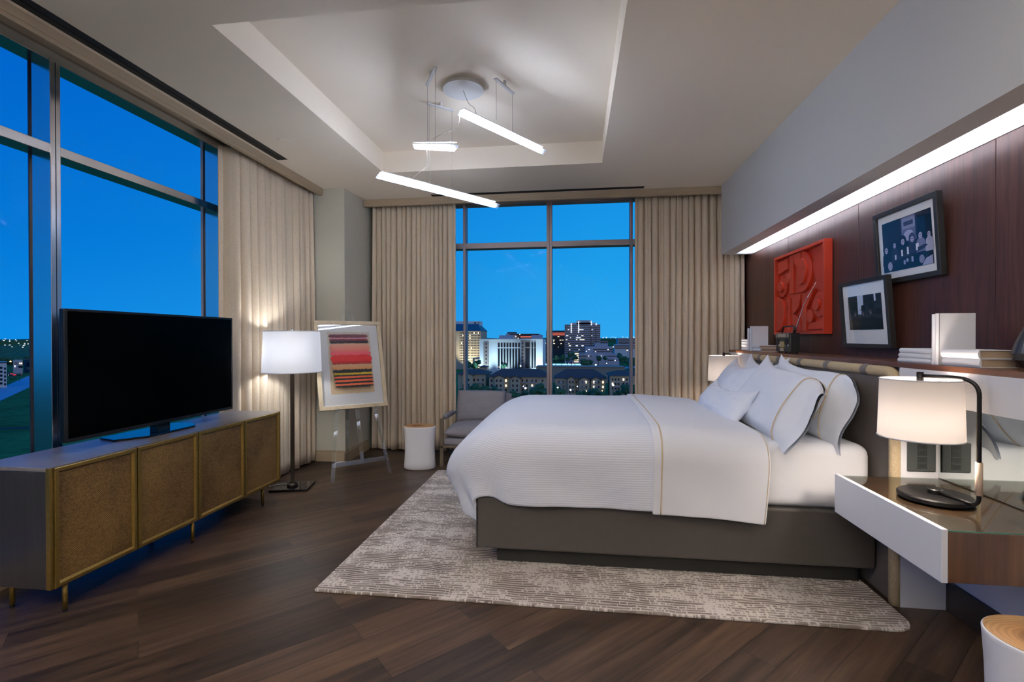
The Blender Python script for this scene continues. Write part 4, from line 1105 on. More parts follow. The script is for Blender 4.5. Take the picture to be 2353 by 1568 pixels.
# ------------------------------------------------------------------ pendant light
pl = thing('pendant_light', 'three slanted glowing tube pendants hung from a white ceiling canopy', 'pendant light', (-.77, 3.34, ZT))
c = (-.772, 3.345)
b = B(); b.lathe([(.120, ZT), (.120, ZT-.022)], c, 48); b.out('canopy_plate', m_fixture, pl)
b = B(); b.lathe([(.0, ZT-.040), (.142, ZT-.040), (.142, ZT-.034), (.115, ZT-.022)], c, 56, cap0=False); b.out('canopy', m_fixture, pl, bevel=.001)
def light_bar(a, bb, cables, brk):
    a, bb = Vector(a), Vector(bb); d = (bb-a).normalized(); s_ = d.cross(Vector((0, 0, 1))).normalized(); n_ = s_.cross(d)
    rad = .026
    prof = [s_*math.cos(R(x))*rad+n_*math.sin(R(x))*rad for x in (-90, 30, 150)]
    # clear triangular sleeve with slanted ends, glowing core inside
    b = B(); A = [b.v(a+p-d*(.02 if i == 0 else -.012)) for i, p in enumerate(prof)]; C = [b.v(bb+p+d*(.012 if i == 0 else .03)) for i, p in enumerate(prof)]
    for k in range(3): b.face([A[k], A[(k+1) % 3], C[(k+1) % 3], C[k]])
    b.face(A[::-1]); b.face(C)
    sl = b.out('light_bar', m_tubeclear, pl, bevel=.003)
    b = B(); b.tube([a+d*.012, bb-d*.012], .0095, 14); b.out('led_core', m_tube, sl, smooth=True)
    b = B(); b.box(-.5, .5, -.021, .021, -.003, .003, Matrix.Translation((a+bb)/2+n_*.027) @ Matrix((d*(bb-a).length*.96, s_, n_)).transposed().to_4x4()); b.out('shield_spine', m_fixture, sl)  # spine widened to hold the tubes' upward light off the ceiling tray
    for p, q in cables:
        b = B(); b.tube([p, q], .0011, 6); b.out('cable', m_wire, pl)
    p, q = Vector(brk[0]), Vector(brk[1]); e = (q-p).normalized(); t_ = e.cross(Vector((0, 0, 1)))
    b = B(); m4 = Matrix((e, t_, Vector((0, 0, 1)))).transposed().to_4x4(); m4.translation = (p+q)/2
    L_ = (q-p).length/2+.012; b.box(-L_, L_, -.011, .011, -.005, .005, m4); bk_ = b.out('bracket', m_fixture, pl, bevel=.001)
    mid = (p+q)/2; b = B(); b.tube([(mid.x, mid.y, ZT), (mid.x, mid.y, mid.z)], .011, 14); b.out('stem', m_fixture, bk_)
zb = 3.033
A0, A1 = (-.522, 3.234), (-.436, 3.428)
light_bar((-.726, 3.039, 2.735), (-.248, 3.754, 2.735), [((*A0, zb), (*A0, 2.762)), ((*A1, zb), (*A1, 2.762))], ((*A0, zb), (*A1, zb)))
B0, B1 = (-.998, 3.240), (-.887, 3.047)
cB = Vector((-.943, 3.144, 2.572)); dB = Vector((.474, -.82, -.35)).normalized()
light_bar(cB-dB*.58, cB+dB*.58, [((*B0, zb), (*B0, 2.640)), ((*B1, zb), (*B1, 2.555))], ((*B0, zb), (*B1, zb)))
C0, C1 = (-1.069, 3.508), (-.927, 3.629)
light_bar((-1.349, 3.223, 2.425), (-.662, 4.09, 2.425), [((*C0, zb), (*C0, 2.452)), ((*C1, zb), (*C1, 2.452))], ((*C0, zb), (*C1, zb)))
def sag(p, q, side, n=10):
    p, q = Vector(p), Vector(q)
    return [p.lerp(q, k/n)+Vector(side)*math.sin(math.pi*k/n)+Vector((0, 0, -.02))*math.sin(2*math.pi*k/n) for k in range(n+1)]
for p, q, s_ in (((*c, ZT-.04), (-.64, 3.17, 2.765), (.01, 0, -.02)), ((-.73, 3.07, 2.77), (-.92, 3.10, 2.60), (.05, .0, -.04)), ((-1.02, 3.28, 2.63), (-1.18, 3.44, 2.455), (.04, .03, -.02))):
    b = B(); b.tube(sag(p, q, s_), .0022, 8); b.out('cord', m_cord, pl, smooth=True)

# ------------------------------------------------------------------ added fill lighting, out of view: ceiling downlights, a drum pendant and uplighters
m_fill_down = glow('fill_downlight_lens', (255, 238, 216), 3)
k = 0
for x, y, e, colr, lab in ((.9, 1.3, 1.5, (1, .86, .70), 'recessed ceiling downlight above the nightstand end, added as unseen fill'), (-.3, .9, 2, (1, .93, .86), 'recessed ceiling downlight near the camera position, added as unseen fill'), (-1.6, .6, 3, (1, .93, .86), 'recessed ceiling downlight by the left window end, added as unseen fill'),
                      (-.4, -1.0, 8, (1, .93, .86), 'recessed ceiling downlight at the back of the room, added as unseen fill')):
    f0 = thing('added_downlight', lab, 'fill_downlight', (x, y, ZC))  # invented ceiling fixture, put in to raise the room's brightness
    b = B(); b.lathe([(.055, ZC-.004), (.040, ZC-.003), (.040, ZC+.001), (.055, ZC+.001)], (x, y), 32, cap0=False, cap1=False); b.out('trim_ring', m_white, f0)
    b = B(); b.lathe([(.040, ZC-.002), (.0, ZC-.0019)], (x, y), 24, cap1=False, cap0=False); b.out('lens', m_fill_down, f0)
    l = bpy.data.lights.new('fill_downlight', 'AREA'); l.shape = 'DISK'; l.size = .12; l.energy = e; l.color = colr; l.spread = R(170)
    lo = bpy.data.objects.new('fill_downlight', l); COL.objects.link(lo); lo.location = (x, y, ZC-.012)

m_fill_drum = glow('fill_drum_diffuser', (250, 250, 255), 1.5)  # glow of an added drum, hung out of view to brighten the room
for x, y, lab in ((-1.3, -1.2, 'large white drum pendant added as unseen fill at the back of the room'),):
    g0 = thing('added_drum_pendant', lab, 'pendant light', (x, y, ZC), None)
    b = B(); b.lathe([(.05, ZC), (.05, ZC-.025)], (x, y), 24); b.out('canopy', m_fixture, g0)
    b = B(); b.tube([(x, y, ZC-.02), (x, y, 2.40)], .005, 8); b.out('rod', m_bronze, g0)
    b = B(); b.lathe([(.35, 2.10), (.35, 2.40)], (x, y), 40); b.out('drum_shade', m_fill_drum, g0, smooth=False)
for x, y, lab in ((-2.2, -.6, 'slim black uplighter floor lamp added as unseen fill at the back of the room, window side'), (-.5, -1.5, 'slim black uplighter floor lamp added as unseen fill at the back of the room, by the back wall')):
    g0 = thing('added_uplighter', lab, 'lamp', (x, y, 0))  # unseen lamp added so its ceiling bounce lifts the room
    b = B(); b.lathe([(.14, 0), (.14, .02), (.02, .03)], (x, y), 32); b.out('lamp_base', m_blackmetal, g0)
    b = B(); b.tube([(x, y, .02), (x, y, 1.72)], .012, 12); b.out('pole', m_blackmetal, g0)
    b = B(); b.lathe([(.03, 1.70), (.10, 1.74), (.14, 1.80), (.135, 1.80), (.095, 1.75), (.02, 1.715)], (x, y), 32, cap0=False, cap1=False); b.out('bowl', m_blackmetal, g0, smooth=True)
    b = B(); b.lathe([(.02, 1.72), (.03, 1.75), (.0, 1.765)], (x, y), 16, cap1=False); b.out('bulb', glow('fill_uplight_bulb', (255, 246, 232), 5), g0, smooth=True)
    l = bpy.data.lights.new('fill_uplight', 'SPOT'); l.energy = 400; l.color = (1, .985, .97); l.spot_size = R(140); l.spot_blend = .6; l.shadow_soft_size = .05
    lo = bpy.data.objects.new('fill_uplight', l); COL.objects.link(lo); lo.location = (x, y, 1.80); lo.rotation_euler = (math.pi, 0, 0)

# ------------------------------------------------------------------ the city outside
ZG = -29.0
def ray_at(px, py, depth):
    return CAM+(fw+rt*((px-1176.5)/F)+up*((784-py)/F))*depth
def on_ground(px, py, z=ZG):
    d = fw+rt*((px-1176.5)/F)+up*((784-py)/F); return CAM+d*((z-CAM.z)/d.z)
def zat(py, px, Y): return far(px, py, Y).z
def xat(px, Y): return far(px, 777, Y).x
c_white = M('pale_concrete', (214, 222, 226), .8); c_cream = M('cream_stucco', (188, 178, 152), .85, var=.05, vscale=.3)
c_grey = M('grey_concrete', (172, 176, 184), .7); c_dark = M('dark_window', (22, 32, 44), .25); c_roof = M('slate_roof', (92, 76, 72), .85, var=.1, vscale=.5)
c_taupe = M('taupe_cladding', (150, 140, 136), .8); c_brown = M('brown_cladding', (88, 76, 72), .8); c_teal = M('teal_metal_roof', (44, 84, 106), .5)
c_beige = M('beige_concrete', (150, 146, 132), .85); c_asph = M('asphalt', (66, 92, 112), .8)
c_lit = glow('lit_window', (255, 236, 196), 1.1, False); c_litc = glow('cool_lit_window', (236, 246, 255), 1.2, False); c_red = glow('tail_light', (255, 46, 60), 1.6, False)
c_redlit = glow('red_lit_floor', (255, 120, 90), .55, False); c_lampw = glow('street_light', (238, 248, 255), 6, False); c_lampo = glow('sodium_light', (255, 190, 120), 3, False)
c_deck = glow('lit_canopy', (170, 228, 255), .62, False); c_pole = M('lamp_pole', (70, 74, 78), .6)
c_grassm, t, bs = base_mat('field_grass')
pp = world_pos(t); n1 = t.noise(pp, .02, 5); n2 = t.noise(pp, .3, 3)
t.link(t.ramp(t.math('MULTIPLY_ADD', n2, .4, t.math('MULTIPLY', n1, .6)), [(.35, lin((52, 92, 58))), (.65, lin((78, 134, 84)))]), bs.inputs['Base Color']); bs.inputs['Roughness'].default_value = 1; bs.inputs['Specular IOR Level'].default_value = 0
c_leaf = M('tree_leaves', (66, 110, 84), 1, spec=.05, var=.3, vscale=.9); c_trunk = M('tree_bark', (60, 48, 40), .9)

b = B(); b.box(-3600, 3600, -400, 6800, ZG-1, ZG); struct(b.out('ground', c_grassm), 'dark green ground far below the windows')
def ribbon(name, pts, label, mat_, dz=.06):
    b = B(); L = [on_ground(*p) for p in pts[0]]; Rr = [on_ground(*p) for p in pts[1]]
    vs = [[b.v((p.x, p.y, ZG+dz)) for p in side] for side in (L, Rr)]
    for i in range(len(L)-1): b.face([vs[0][i], vs[1][i], vs[1][i+1], vs[0][i+1]])
    struct(b.out(name, mat_), label)
c_road = M('pale_road', (120, 158, 186), .6)
ribbon('road', [[(-60, 906), (0, 893), (30, 880), (75, 860), (110, 850)], [(-60, 938), (0, 922), (35, 906), (75, 887), (110, 872)]], 'pale curving road beyond the left window', c_road)
ribbon('path', [[(-60, 989), (0, 984), (75, 981), (110, 979)], [(-60, 993), (0, 988), (75, 984.5), (110, 982)]], 'thin dark path across the field', M('dark_path', (34, 44, 40), .9))
ribbon('street', [[(1165, 921), (1240, 922), (1300, 920)], [(1165, 925), (1240, 926), (1300, 924)]], 'service street behind the armchair window', c_asph)
ribbon('street_far', [[(1246, 850), (1340, 846), (1475, 842)], [(1246, 856), (1340, 851), (1475, 846)]], 'street in front of the office towers', c_road)
# wooded horizon
b = B(); rg = random.Random(4)
prev = None
for k in range(181):
    a = R(-100+k*180/180); rad = 3300
    x, y = rad*math.sin(a), rad*math.cos(a)
    if y < -300: prev = None; continue
    h = 22+8*mnoise.noise(Vector((k*.21, 1, 0)))+4*mnoise.noise(Vector((k*.9, 3, 0)))
    q = (b.v((x, y, ZG)), b.v((x, y, ZG+h)), b.v((x*1.12, y*1.12, ZG+h+6)))
    if prev: b.face([prev[0], q[0], q[1], prev[1]]); b.face([prev[1], q[1], q[2], prev[2]])
    prev = q
tag(b.out('treeline', c_leaf), 'dark wooded ridge along the horizon', 'treeline', kind='stuff')
b = B(); rg = random.Random(9)
def blob(b, c, r, seed, sub=1, sz=.85):
    res = bmesh.ops.create_icosphere(b.bm, subdivisions=sub, radius=1)
    for v in res['verts']:
        n = 1+.28*mnoise.noise(v.co*1.7+Vector((seed*2.1, seed, 0)))
        v.co = Vector((v.co.x*r*n, v.co.y*r*n, v.co.z*r*sz*n))+Vector(c)
for k in range(150):
    px = rg.uniform(-90, 130); depth = rg.uniform(560, 1500)
    p = ray_at(px, 777, depth); blob(b, (p.x, p.y, ZG+5), rg.uniform(9, 16), k, 1, .6)
tag(b.out('woodland', c_leaf), 'mass of dark woodland beyond the left window', 'woods', kind='stuff')
b = B()
for k in range(34):
    px = rg.uniform(-20, 80); py = rg.choice((783, 786, 790, 794, 797, 780))+rg.uniform(-1.5, 1.5); p = ray_at(px, py, 900+rg.uniform(0, 300)); r_ = rg.uniform(.35, .8)
    b.box(p.x-r_, p.x+r_, p.y-r_, p.y+r_, p.z-r_*.7, p.z+r_*.7)
for k in range(40):
    px = rg.uniform(1385, 1470); py = rg.uniform(774.5, 779); p = ray_at(px, py, 2500); r_ = rg.uniform(.9, 1.8)
    b.box(p.x-r_, p.x+r_, p.y-r_, p.y+r_, p.z-r_*.5, p.z+r_*.5)
tag(b.out('town_lights', c_litc), 'scatter of tiny town lights along the horizon', 'lights', kind='stuff')

def building(name, label, px0, px1, ytop, Y, depth, mat_, cat='building'):
    x0, x1 = xat(px0, Y), xat(px1, Y); zt_ = zat(ytop, (px0+px1)/2, Y)
    t0 = thing(name, label, cat, ((x0+x1)/2, Y+depth/2, ZG))
    b = B(); b.box(x0, x1, Y, Y+depth, ZG, zt_); b.out('wall', mat_, t0)
    return t0
def pbox(t0, nm, mat_, px0, px1, y0, y1, Y, d=.3, depth=None):
    """a block on the facade plane Y, bounded by picture-plane survey numbers, proud by d"""
    xa, xb = xat(px0, Y), xat(px1, Y); za, zb = zat(y1, (px0+px1)/2, Y), zat(y0, (px0+px1)/2, Y)
    b = B(); b.box(xa, xb, Y-d, Y+(depth or .2), za, zb); return b.out(nm, mat_, t0)

# white office block, lit from below
Y = 400
wo = building('office_block', 'white floodlit office block with tall dark window strips, left of the mullion', 1102, 1247, 780, Y, 40, c_white)
pbox(wo, 'wall_panel', c_taupe, 1111, 1123, 786, 860, Y, .6)
pbox(wo, 'wall_panel', c_taupe, 1197.5, 1219.5, 777, 860, Y, .8)
for k in range(7): pbox(wo, 'window', c_dark, 1116, 1118.6, 789+8.6*k, 793+8.6*k, Y, .75)
for k in range(8): pbox(wo, 'window', c_dark, 1199.6, 1202.6, 788+7.8*k, 791.6+7.8*k, Y, .95)
for k in range(8):
    x = 1144+6.65*k
    pbox(wo, 'window', c_dark, x, x+4.3, 788, 798.5, Y, .15); pbox(wo, 'window', c_dark, x, x+4.3, 801, 848, Y, .15)
for x, w_ in ((1207.5, 10), (1221.8, 3.8), (1227.8, 3.8)):
    pbox(wo, 'window', c_dark, x, x+w_, 787, 798, Y, 1.0); pbox(wo, 'window', c_dark, x, x+w_, 800.5, 846, Y, 1.0)
pbox(wo, 'parapet', c_white, 1101.5, 1247.5, 779, 781.5, Y, 1.2)
pbox(wo, 'roof_plant', c_grey, 1147, 1171, 771, 781, Y+8, 0, 12); pbox(wo, 'roof_plant', c_grey, 1221, 1245, 770, 781, Y+8, 0, 12)
for px, py in ((1195, 841), (1146, 843)): pbox(wo, 'lit_window', c_lampw if px > 1190 else c_lit, px, px+2, py, py+1.6, Y, .5)
for px, e in ((1112, 9000), (1160, 10000), (1236, 14000)):
    l = bpy.data.lights.new('facade_uplight', 'SPOT'); l.energy = e*1.5; l.color = (.66, .90, 1); l.spot_size = R(75); l.spot_blend = .8; l.shadow_soft_size = .6
    lo = bpy.data.objects.new('facade_uplight', l); COL.objects.link(lo); lo.location = (xat(px, Y), Y-16, ZG+2)
    lo.rotation_euler = (R(90+38), 0, 0)
# brown block behind it
bb = building('office_block', 'dark brown office block rising behind the white floodlit one', 1172, 1240, 769, 470, 30, c_brown)
pbox(bb, 'roof_plant', c_grey, 1163, 1187, 767, 786, 471, 1.5, 18); pbox(bb, 'roof_sign', c_teal, 1166, 1186, 763.5, 767, 471, 1, 6)
pbox(bb, 'lit_window', c_redlit, 1196, 1221, 773.5, 775.5, 470, .3); pbox(bb, 'roof_edge', c_dark, 1171, 1238, 767.5, 769.5, 470, .8)
for px, py in ((1194, 768), (1185, 773), (1190, 777)): pbox(bb, 'lit_window', c_lit, px, px+1.6, py, py+1.4, 470, 1.8)
db = building('office_block', 'low blue-grey block between white office and mullion', 1246, 1262, 778, 480, 40, c_teal)
for k in range(4):
    for j in range(2): pbox(db, 'window', c_dark, 1249+6*j, 1253+6*j, 784+14*k, 790+14*k, 480, .3)
for px, py in ((1253, 788), (1249, 794), (1250, 812)): pbox(db, 'lit_window', c_litc, px, px+1.5, py, py+1.5, 480, .5)
# cream hotel tower at the curtain edge
Y = 460
ht = building('hotel_tower', 'cream hotel tower with teal hipped roof at the curtain edge', 1030, 1104.5, 761, Y, 34, c_cream)
xa, xb = xat(1028, Y), xat(1106, Y); z0, z1 = zat(761, 1070, Y), zat(744, 1070, Y)
b = B(); Q = [b.v(p) for p in ((xa, Y-1, z0), (xb, Y-1, z0), (xb, Y+35, z0), (xa, Y+35, z0), (xa, Y+12, z1), (xat(1092, Y), Y+12, z1), (xat(1092, Y), Y+24, z1), (xa, Y+24, z1))]
for q_ in ((0, 1, 5, 4), (1, 2, 6, 5), (2, 3, 7, 6), (3, 0, 4, 7), (4, 5, 6, 7), (3, 2, 1, 0)): b.face([Q[i] for i in q_])
b.out('roof', c_teal, ht)
pbox(ht, 'roof_tower', c_white, 1030, 1102.5, 738.5, 762, Y+16, 1, 14)
for k in range(4): pbox(ht, 'window', c_dark, 1090+0*k, 1095, 741+4.2*k, 743.6+4.2*k, Y+16, 1.3); pbox(ht, 'window', c_dark, 1099.5, 1101.6, 741+4.2*k, 743.6+4.2*k, Y+16, 1.3)
rg = random.Random(21); proto = {}
nwin = 0; extra = B()
for r_ in range(12):
    for k in range(15):
        px = 1056.5+k*3.22; py = 764+r_*5.8
        lit = rg.random() < .10
        if nwin < 96 and k >= 1:
            key = 'l' if lit else 'd'
            pbox(ht, 'lit_window' if lit else 'window', c_lit if lit else c_dark, px, px+1.7, py, py+3.1, Y, .2); nwin += 1
        else:
            xa_, xb_ = xat(px, Y), xat(px+1.7, Y); extra.box(xa_, xb_, Y-.2, Y+.1, zat(py+3.1, px, Y), zat(py, px, Y))
e_ = extra.out('window_grid', c_dark, ht); e_['kind'] = 'stuff'
l = bpy.data.lights.new('facade_uplight', 'SPOT'); l.energy = 30000; l.color = (1, .90, .72); l.spot_size = R(80); l.spot_blend = .8; l.shadow_soft_size = .8
lo = bpy.data.objects.new('facade_uplight', l); COL.objects.link(lo); lo.location = (xat(1078, Y), Y-18, ZG+3); lo.rotation_euler = (R(130), 0, 0)
# parking garage between hotel and white block
pg = building('parking_garage', 'lit parking garage at the foot of the hotel tower', 1086, 1103, 823, 420, 20, c_beige)
for k in range(4): pbox(pg, 'lit_window', c_lit, 1091, 1103, 827+5.5*k, 829+5.5*k, 420, .3)
# red-lit tower and main office tower
rtw = building('office_tower', 'shorter office tower with red-lit upper floors, behind the banded one', 1255, 1299, 760, 640, 30, c_brown)
for k in range(9):
    py = 765+4.0*k; pbox(rtw, 'window', c_redlit if k < 2 else c_dark, 1258, 1298, py, py+1.7, 640, .3)
for k in range(9):
    py = 765+4.0*rg.randint(2, 8); x = rg.uniform(1269, 1293); pbox(rtw, 'lit_window', c_lit, x, x+rg.choice((1.2, 2.5, 4)), py+.3, py+1.5, 640, .6)
Y = 590
mt = building('office_tower', 'tall banded grey office tower with stepped crown', 1297.5, 1379.5, 746, Y, 40, c_grey)
for px0, px1, py in ((1310, 1370, 742), (1325, 1358.5, 736.5)): pbox(mt, 'crown', c_grey, px0, px1, py, 750, Y, -.5, 24)
rg = random.Random(12)
for k in range(15):
    py = 748+4.6*k; pbox(mt, 'window', c_dark, 1298, 1379, py, py+1.7, Y, .2)
    if k in (2, 5, 6, 7, 9, 10, 12):
        x = 1299+rg.uniform(0, 12)
        for q_ in range(rg.randint(1, 4)):
            w_ = rg.choice((2, 3, 5, 11)); pbox(mt, 'lit_window', c_litc if rg.random() < .6 else c_lit, x, x+w_, py+.2, py+1.5, Y, .45); x += w_+rg.uniform(4, 22)
            if x > 1366: break
for px in (1312, 1329): pbox(mt, 'light_line', c_litc, px, px+1.4, 739 if px > 1320 else 743.5, 765, Y, .8)
for px in (1358, 1369.5): pbox(mt, 'light_line', c_litc, px, px+1.1, 738 if px < 1362 else 743, 748, Y, .8)
for px in (1357.5, 1369): pbox(mt, 'fin', c_dark, px, px+1, 750, 812, Y, .6)
an_ = building('office_annex', 'stepped lower wing at the foot of the banded tower', 1345, 1408, 797, 530, 26, c_grey)
pbox(an_, 'upper_tier', c_grey, 1367, 1397, 790, 800, 531, 0, 20); pbox(an_, 'lower_tier', c_grey, 1330, 1422, 813, 840, 526, 6, 4)
for k in range(3): pbox(an_, 'window', c_dark, 1363, 1408, 802.5+5.2*k, 804.2+5.2*k, 530, .3)
for a_, b_ in ((1332, 1360), (1370, 1384), (1395, 1421)): pbox(an_, 'window', c_dark, a_, b_, 818, 819.6, 520, .3); pbox(an_, 'window', c_dark, a_+1, b_-3, 827, 829, 520, .3)
for px, py in ((1351, 818), (1380, 818), (1346, 807), (1352, 803), (1367, 808), (1412, 828), (1396, 803)): pbox(an_, 'lit_window', c_litc, px, px+3, py, py+1.2, 519, .2)
g2 = building('parking_garage', 'small lit parking garage left of the stepped office wing', 1317, 1330, 808, 500, 14, c_beige)
for k in range(5): pbox(g2, 'lit_window', c_lit, 1319, 1329.5, 812.5+4.6*k, 814.4+4.6*k, 500, .3)
ro = building('office_block', 'wide low white-banded office block at right window edge', 1420, 1482, 777, 820, 40, c_grey)
for k in range(7): pbox(ro, 'window', c_dark, 1422, 1481, 779.5+3.4*k, 781+3.4*k, 820, .4)
lo2 = building('office_block', 'pale low office wing in front of the right edge block', 1412, 1480, 792, 760, 20, c_white)
for k in range(3): pbox(lo2, 'window', c_dark, 1413, 1479, 794+3.2*k, 795.6+3.2*k, 760, .4)
sm = building('office_block', 'small taupe block right of the banded tower', 1379, 1397, 784, 680, 20, c_taupe)
for k in range(2): pbox(sm, 'window', c_dark, 1380, 1396, 787+4*k, 789+4*k, 680, .4)
dk = building('parking_deck', 'long brightly lit canopy deck in the middle distance', 1249, 1337, 841, 440, 12, c_beige)
pbox(dk, 'lit_canopy', c_deck, 1248, 1336, 837.5, 842.5, 440, .6, 10)
for k in range(6): pbox(dk, 'pillar', c_teal, 1250+9*k, 1251+9*k, 842, 850, 440, .7)
gw = building('parking_deck', 'long low beige garage behind the apartment roofs', 1232, 1436, 843, 330, 16, c_beige)
pbox(gw, 'parapet', c_taupe, 1231, 1437, 842.2, 844, 330, .6)

# apartment houses with pitched roofs
def apartment(label, px0, px1, eave, ridge, Y, gables=(), wins=(), floors=(871, 882, 893), deep=16, litset=()):
    t0 = thing('apartment_house', label, 'building', ((xat(px0, Y)+xat(px1, Y))/2, Y+deep/2, ZG))
    x0, x1 = xat(px0, Y), xat(px1, Y); ze = zat(eave, (px0+px1)/2, Y); zr = zat(ridge, (px0+px1)/2, Y+deep/2)
    b = B(); b.box(x0, x1, Y, Y+deep, ZG, ze); b.out('wall', c_cream, t0)
    b = B(); o = 1.0; rr = min(5, (x1-x0)*.25)
    Q = [b.v(p) for p in ((x0-o, Y-o, ze), (x1+o, Y-o, ze), (x1+o, Y+deep+o, ze), (x0-o, Y+deep+o, ze), (x0+rr, Y+deep/2, zr), (x1-rr, Y+deep/2, zr))]
    for q_ in ((0, 1, 5, 4), (1, 2, 5), (2, 3, 4, 5), (3, 0, 4), (3, 2, 1, 0)): b.face([Q[i] for i in q_])
    b.out('roof', c_roof, t0)
    for g0, g1, ge, gp in gables:
        xa_, xb_ = xat(g0, Y-2), xat(g1, Y-2); zE, zP = zat(ge, g0, Y-2), zat(gp, g0, Y-2); xm = (xa_+xb_)/2
        b = B(); b.prism([(xa_, ZG), (xb_, ZG), (xb_, zE), (xm, zP), (xa_, zE)], lambda u, v, d: (u, d, v), Y-2, Y+1); b.out('gable_bay', c_cream, t0)
        b = B(); b.prism([(xa_-.6, zE-.3), (xa_-.6, zE+.1), (xm, zP+.5), (xb_+.6, zE+.1), (xb_+.6, zE-.3), (xm, zP)], lambda u, v, d: (u, d, v), Y-2.5, Y+4); b.out('gable_roof', c_roof, t0)
    for px, dd in wins:
        for k, fy in enumerate(floors):
            lt = (px, k) in litset
            pbox(t0, 'lit_window' if lt else 'window', c_lit if lt else c_dark, px, px+3.2, fy, fy+5.2, Y-dd, .15)
    return t0
apartment('cream apartment house with balcony, leftmost beside the window edge', 1052, 1116, 860.5, 849, 236, ((1062, 1086, 862, 859),), ((1066, 2), (1075, 2), (1088, 0), (1097, 0), (1108, 0)))
tw = building('roof_turret', 'square cream turret standing above the apartment roofs', 1101.5, 1117, 844, 250, 4, c_cream)
b = B(); xa, xb = xat(1099, 250), xat(1121, 250); ze, zr = zat(844, 1110, 250), zat(839.8, 1110, 250)
Q = [b.v(p) for p in ((xa, 249, ze), (xb, 249, ze), (xb, 255, ze), (xa, 255, ze), ((xa+xb)/2, 252, zr))]
for q_ in ((0, 1, 4), (1, 2, 4), (2, 3, 4), (3, 0, 4), (3, 2, 1, 0)): b.face([Q[i] for i in q_])
b.out('roof', c_roof, tw)
apartment('cream apartment house with two gabled bays, left of the mullion', 1124, 1262, 866.5, 847.5, 232, ((1136, 1159, 868, 863), (1173, 1195.5, 870, 865)), ((1128, 0), (1140, 2), (1149, 2), (1161, 0), (1177, 2), (1186.5, 2), (1199, 0), (1209, 0), (1221, 0), (1230, 0), (1245, 0)), floors=(872.5, 884, 894.5), litset={(1161, 0), (1221, 1), (1161, 1)})
apartment('long cream apartment house with twin gables, right of the mullion', 1276, 1391, 870, 848, 234, ((1305, 1320, 871, 866), (1331, 1354.5, 874, 867.5), (1358.5, 1381, 874, 867)), ((1283, 0), (1292, 0), (1308, 2), (1315, 2), (1323, 0), (1337, 2), (1345, 2), (1363, 2), (1374, 2), (1384, 0)), floors=(876, 887, 898), litset={(1345, 0), (1363, 0), (1384, 0), (1384, 1), (1363, 1), (1345, 2)})
apartment('cream apartment house with lit stairwell, at the right window edge', 1402, 1482, 864, 851, 228, (), ((1406, 0), (1413, 0), (1420, 0), (1431, 0), (1439, 0), (1447, 0), (1462, 0), (1470, 0)), floors=(870, 880, 890), litset={(1431, 0), (1406, 1)})
ap = bpy.data.objects['apartment_house.003']
rg = random.Random(3)
for nm, pxs, Yb in (('apartment_house', (1102,), 236), ('apartment_house.001', (1203, 1225), 232), ('apartment_house.002', (1288, 1340, 1368), 232), ('apartment_house.003', (1416, 1442), 228)):
    t0 = bpy.data.objects[nm]
    for px in pxs:
        for fy in (878, 888.5): pbox(t0, 'balcony', c_grey, px-3.5, px+6, fy, fy+2, Yb, 1.6)

# lamps, cars, trees
def street_lamp(px, py, depth, r_, mat_, label):
    p = ray_at(px, py, depth); t0 = thing('street_lamp', label, 'street lamp', (p.x, p.y, ZG))
    b = B(); b.tube([(p.x, p.y+.3, ZG), (p.x, p.y+.3, p.z)], .12, 8); b.out('pole', c_pole, t0)
    b = B(); blob(b, p, r_, 1, 2, .9); b.out('lamp_head', mat_, t0, smooth=True)
for a_ in ((1207.5, 892.5, 214, .42, c_lampw, 'brightest white street lamp, before the apartments left of mullion'), (1202.6, 888, 216, .22, c_lampw, 'small white street lamp just left of the brightest one'),
           (1281.5, 891, 196, .30, c_lampw, 'white street lamp among trees just right of the mullion'), (1311, 896.5, 212, .36, c_lampw, 'white street lamp before the twin gabled apartments'),
           (1326.5, 888.5, 216, .24, c_lampw, 'small white street lamp below a white downpipe of the apartments'), (1409, 885.5, 214, .38, c_lampw, 'white street lamp on the right edge apartment house'), (1369, 839, 400, .62, c_lampw, 'white street lamp below the banded office tower'),
           (1384, 898.5, 210, .22, c_lampo, 'warm street lamp low between apartments and trees'), (1441.5, 805.5, 600, .8, c_lampo, 'warm street lamp before the right edge office block'), (1409, 797.5, 640, .7, c_lampo, 'warm street lamp right of the banded office tower'),
           (1394, 835.5, 430, .4, c_lampw, 'dim street lamp on the street right of centre'), (1346, 836.5, 430, .35, c_lampw, 'dim street lamp beside the lit deck'), (1306, 816, 470, .45, c_lampo, 'warm street lamp beside the small parking garage'),
           (24, 831, 380, .55, c_lampo, 'tall warm street lamp beyond the left window')):
    street_lamp(*a_)
def car(px, py, depth, label, tail=True):
    g = ray_at(px, py, depth); zc = ZG
    t0 = thing('car', label, 'car', (g.x, g.y, zc))
    b = B(); b.box(g.x-2.2, g.x+2.2, g.y-.9, g.y+.9, zc+.35, zc+.95); b.box(g.x-1.2, g.x+1.3, g.y-.8, g.y+.8, zc+.95, zc+1.5); b.out('body', c_asph, t0, bevel=.2)
    for sx in (-1.4, 1.4):
        b = B(); b.tube([(g.x+sx, g.y-.95, zc+.35), (g.x+sx, g.y+.95, zc+.35)], .35, 12); b.out('wheel', c_dark, t0)
    for sy in (-.55, .55):
        b = B(); b.box(g.x+2.1, g.x+2.5, g.y+sy-.4, g.y+sy+.4, zc+.55, zc+1.05); b.out('tail_light', c_red, t0)
    for sy in (-.55, .55):
        b = B(); b.box(g.x-2.5, g.x-2.1, g.y+sy-.3, g.y+sy+.3, zc+.5, zc+.9); b.out('head_light', c_litc, t0)
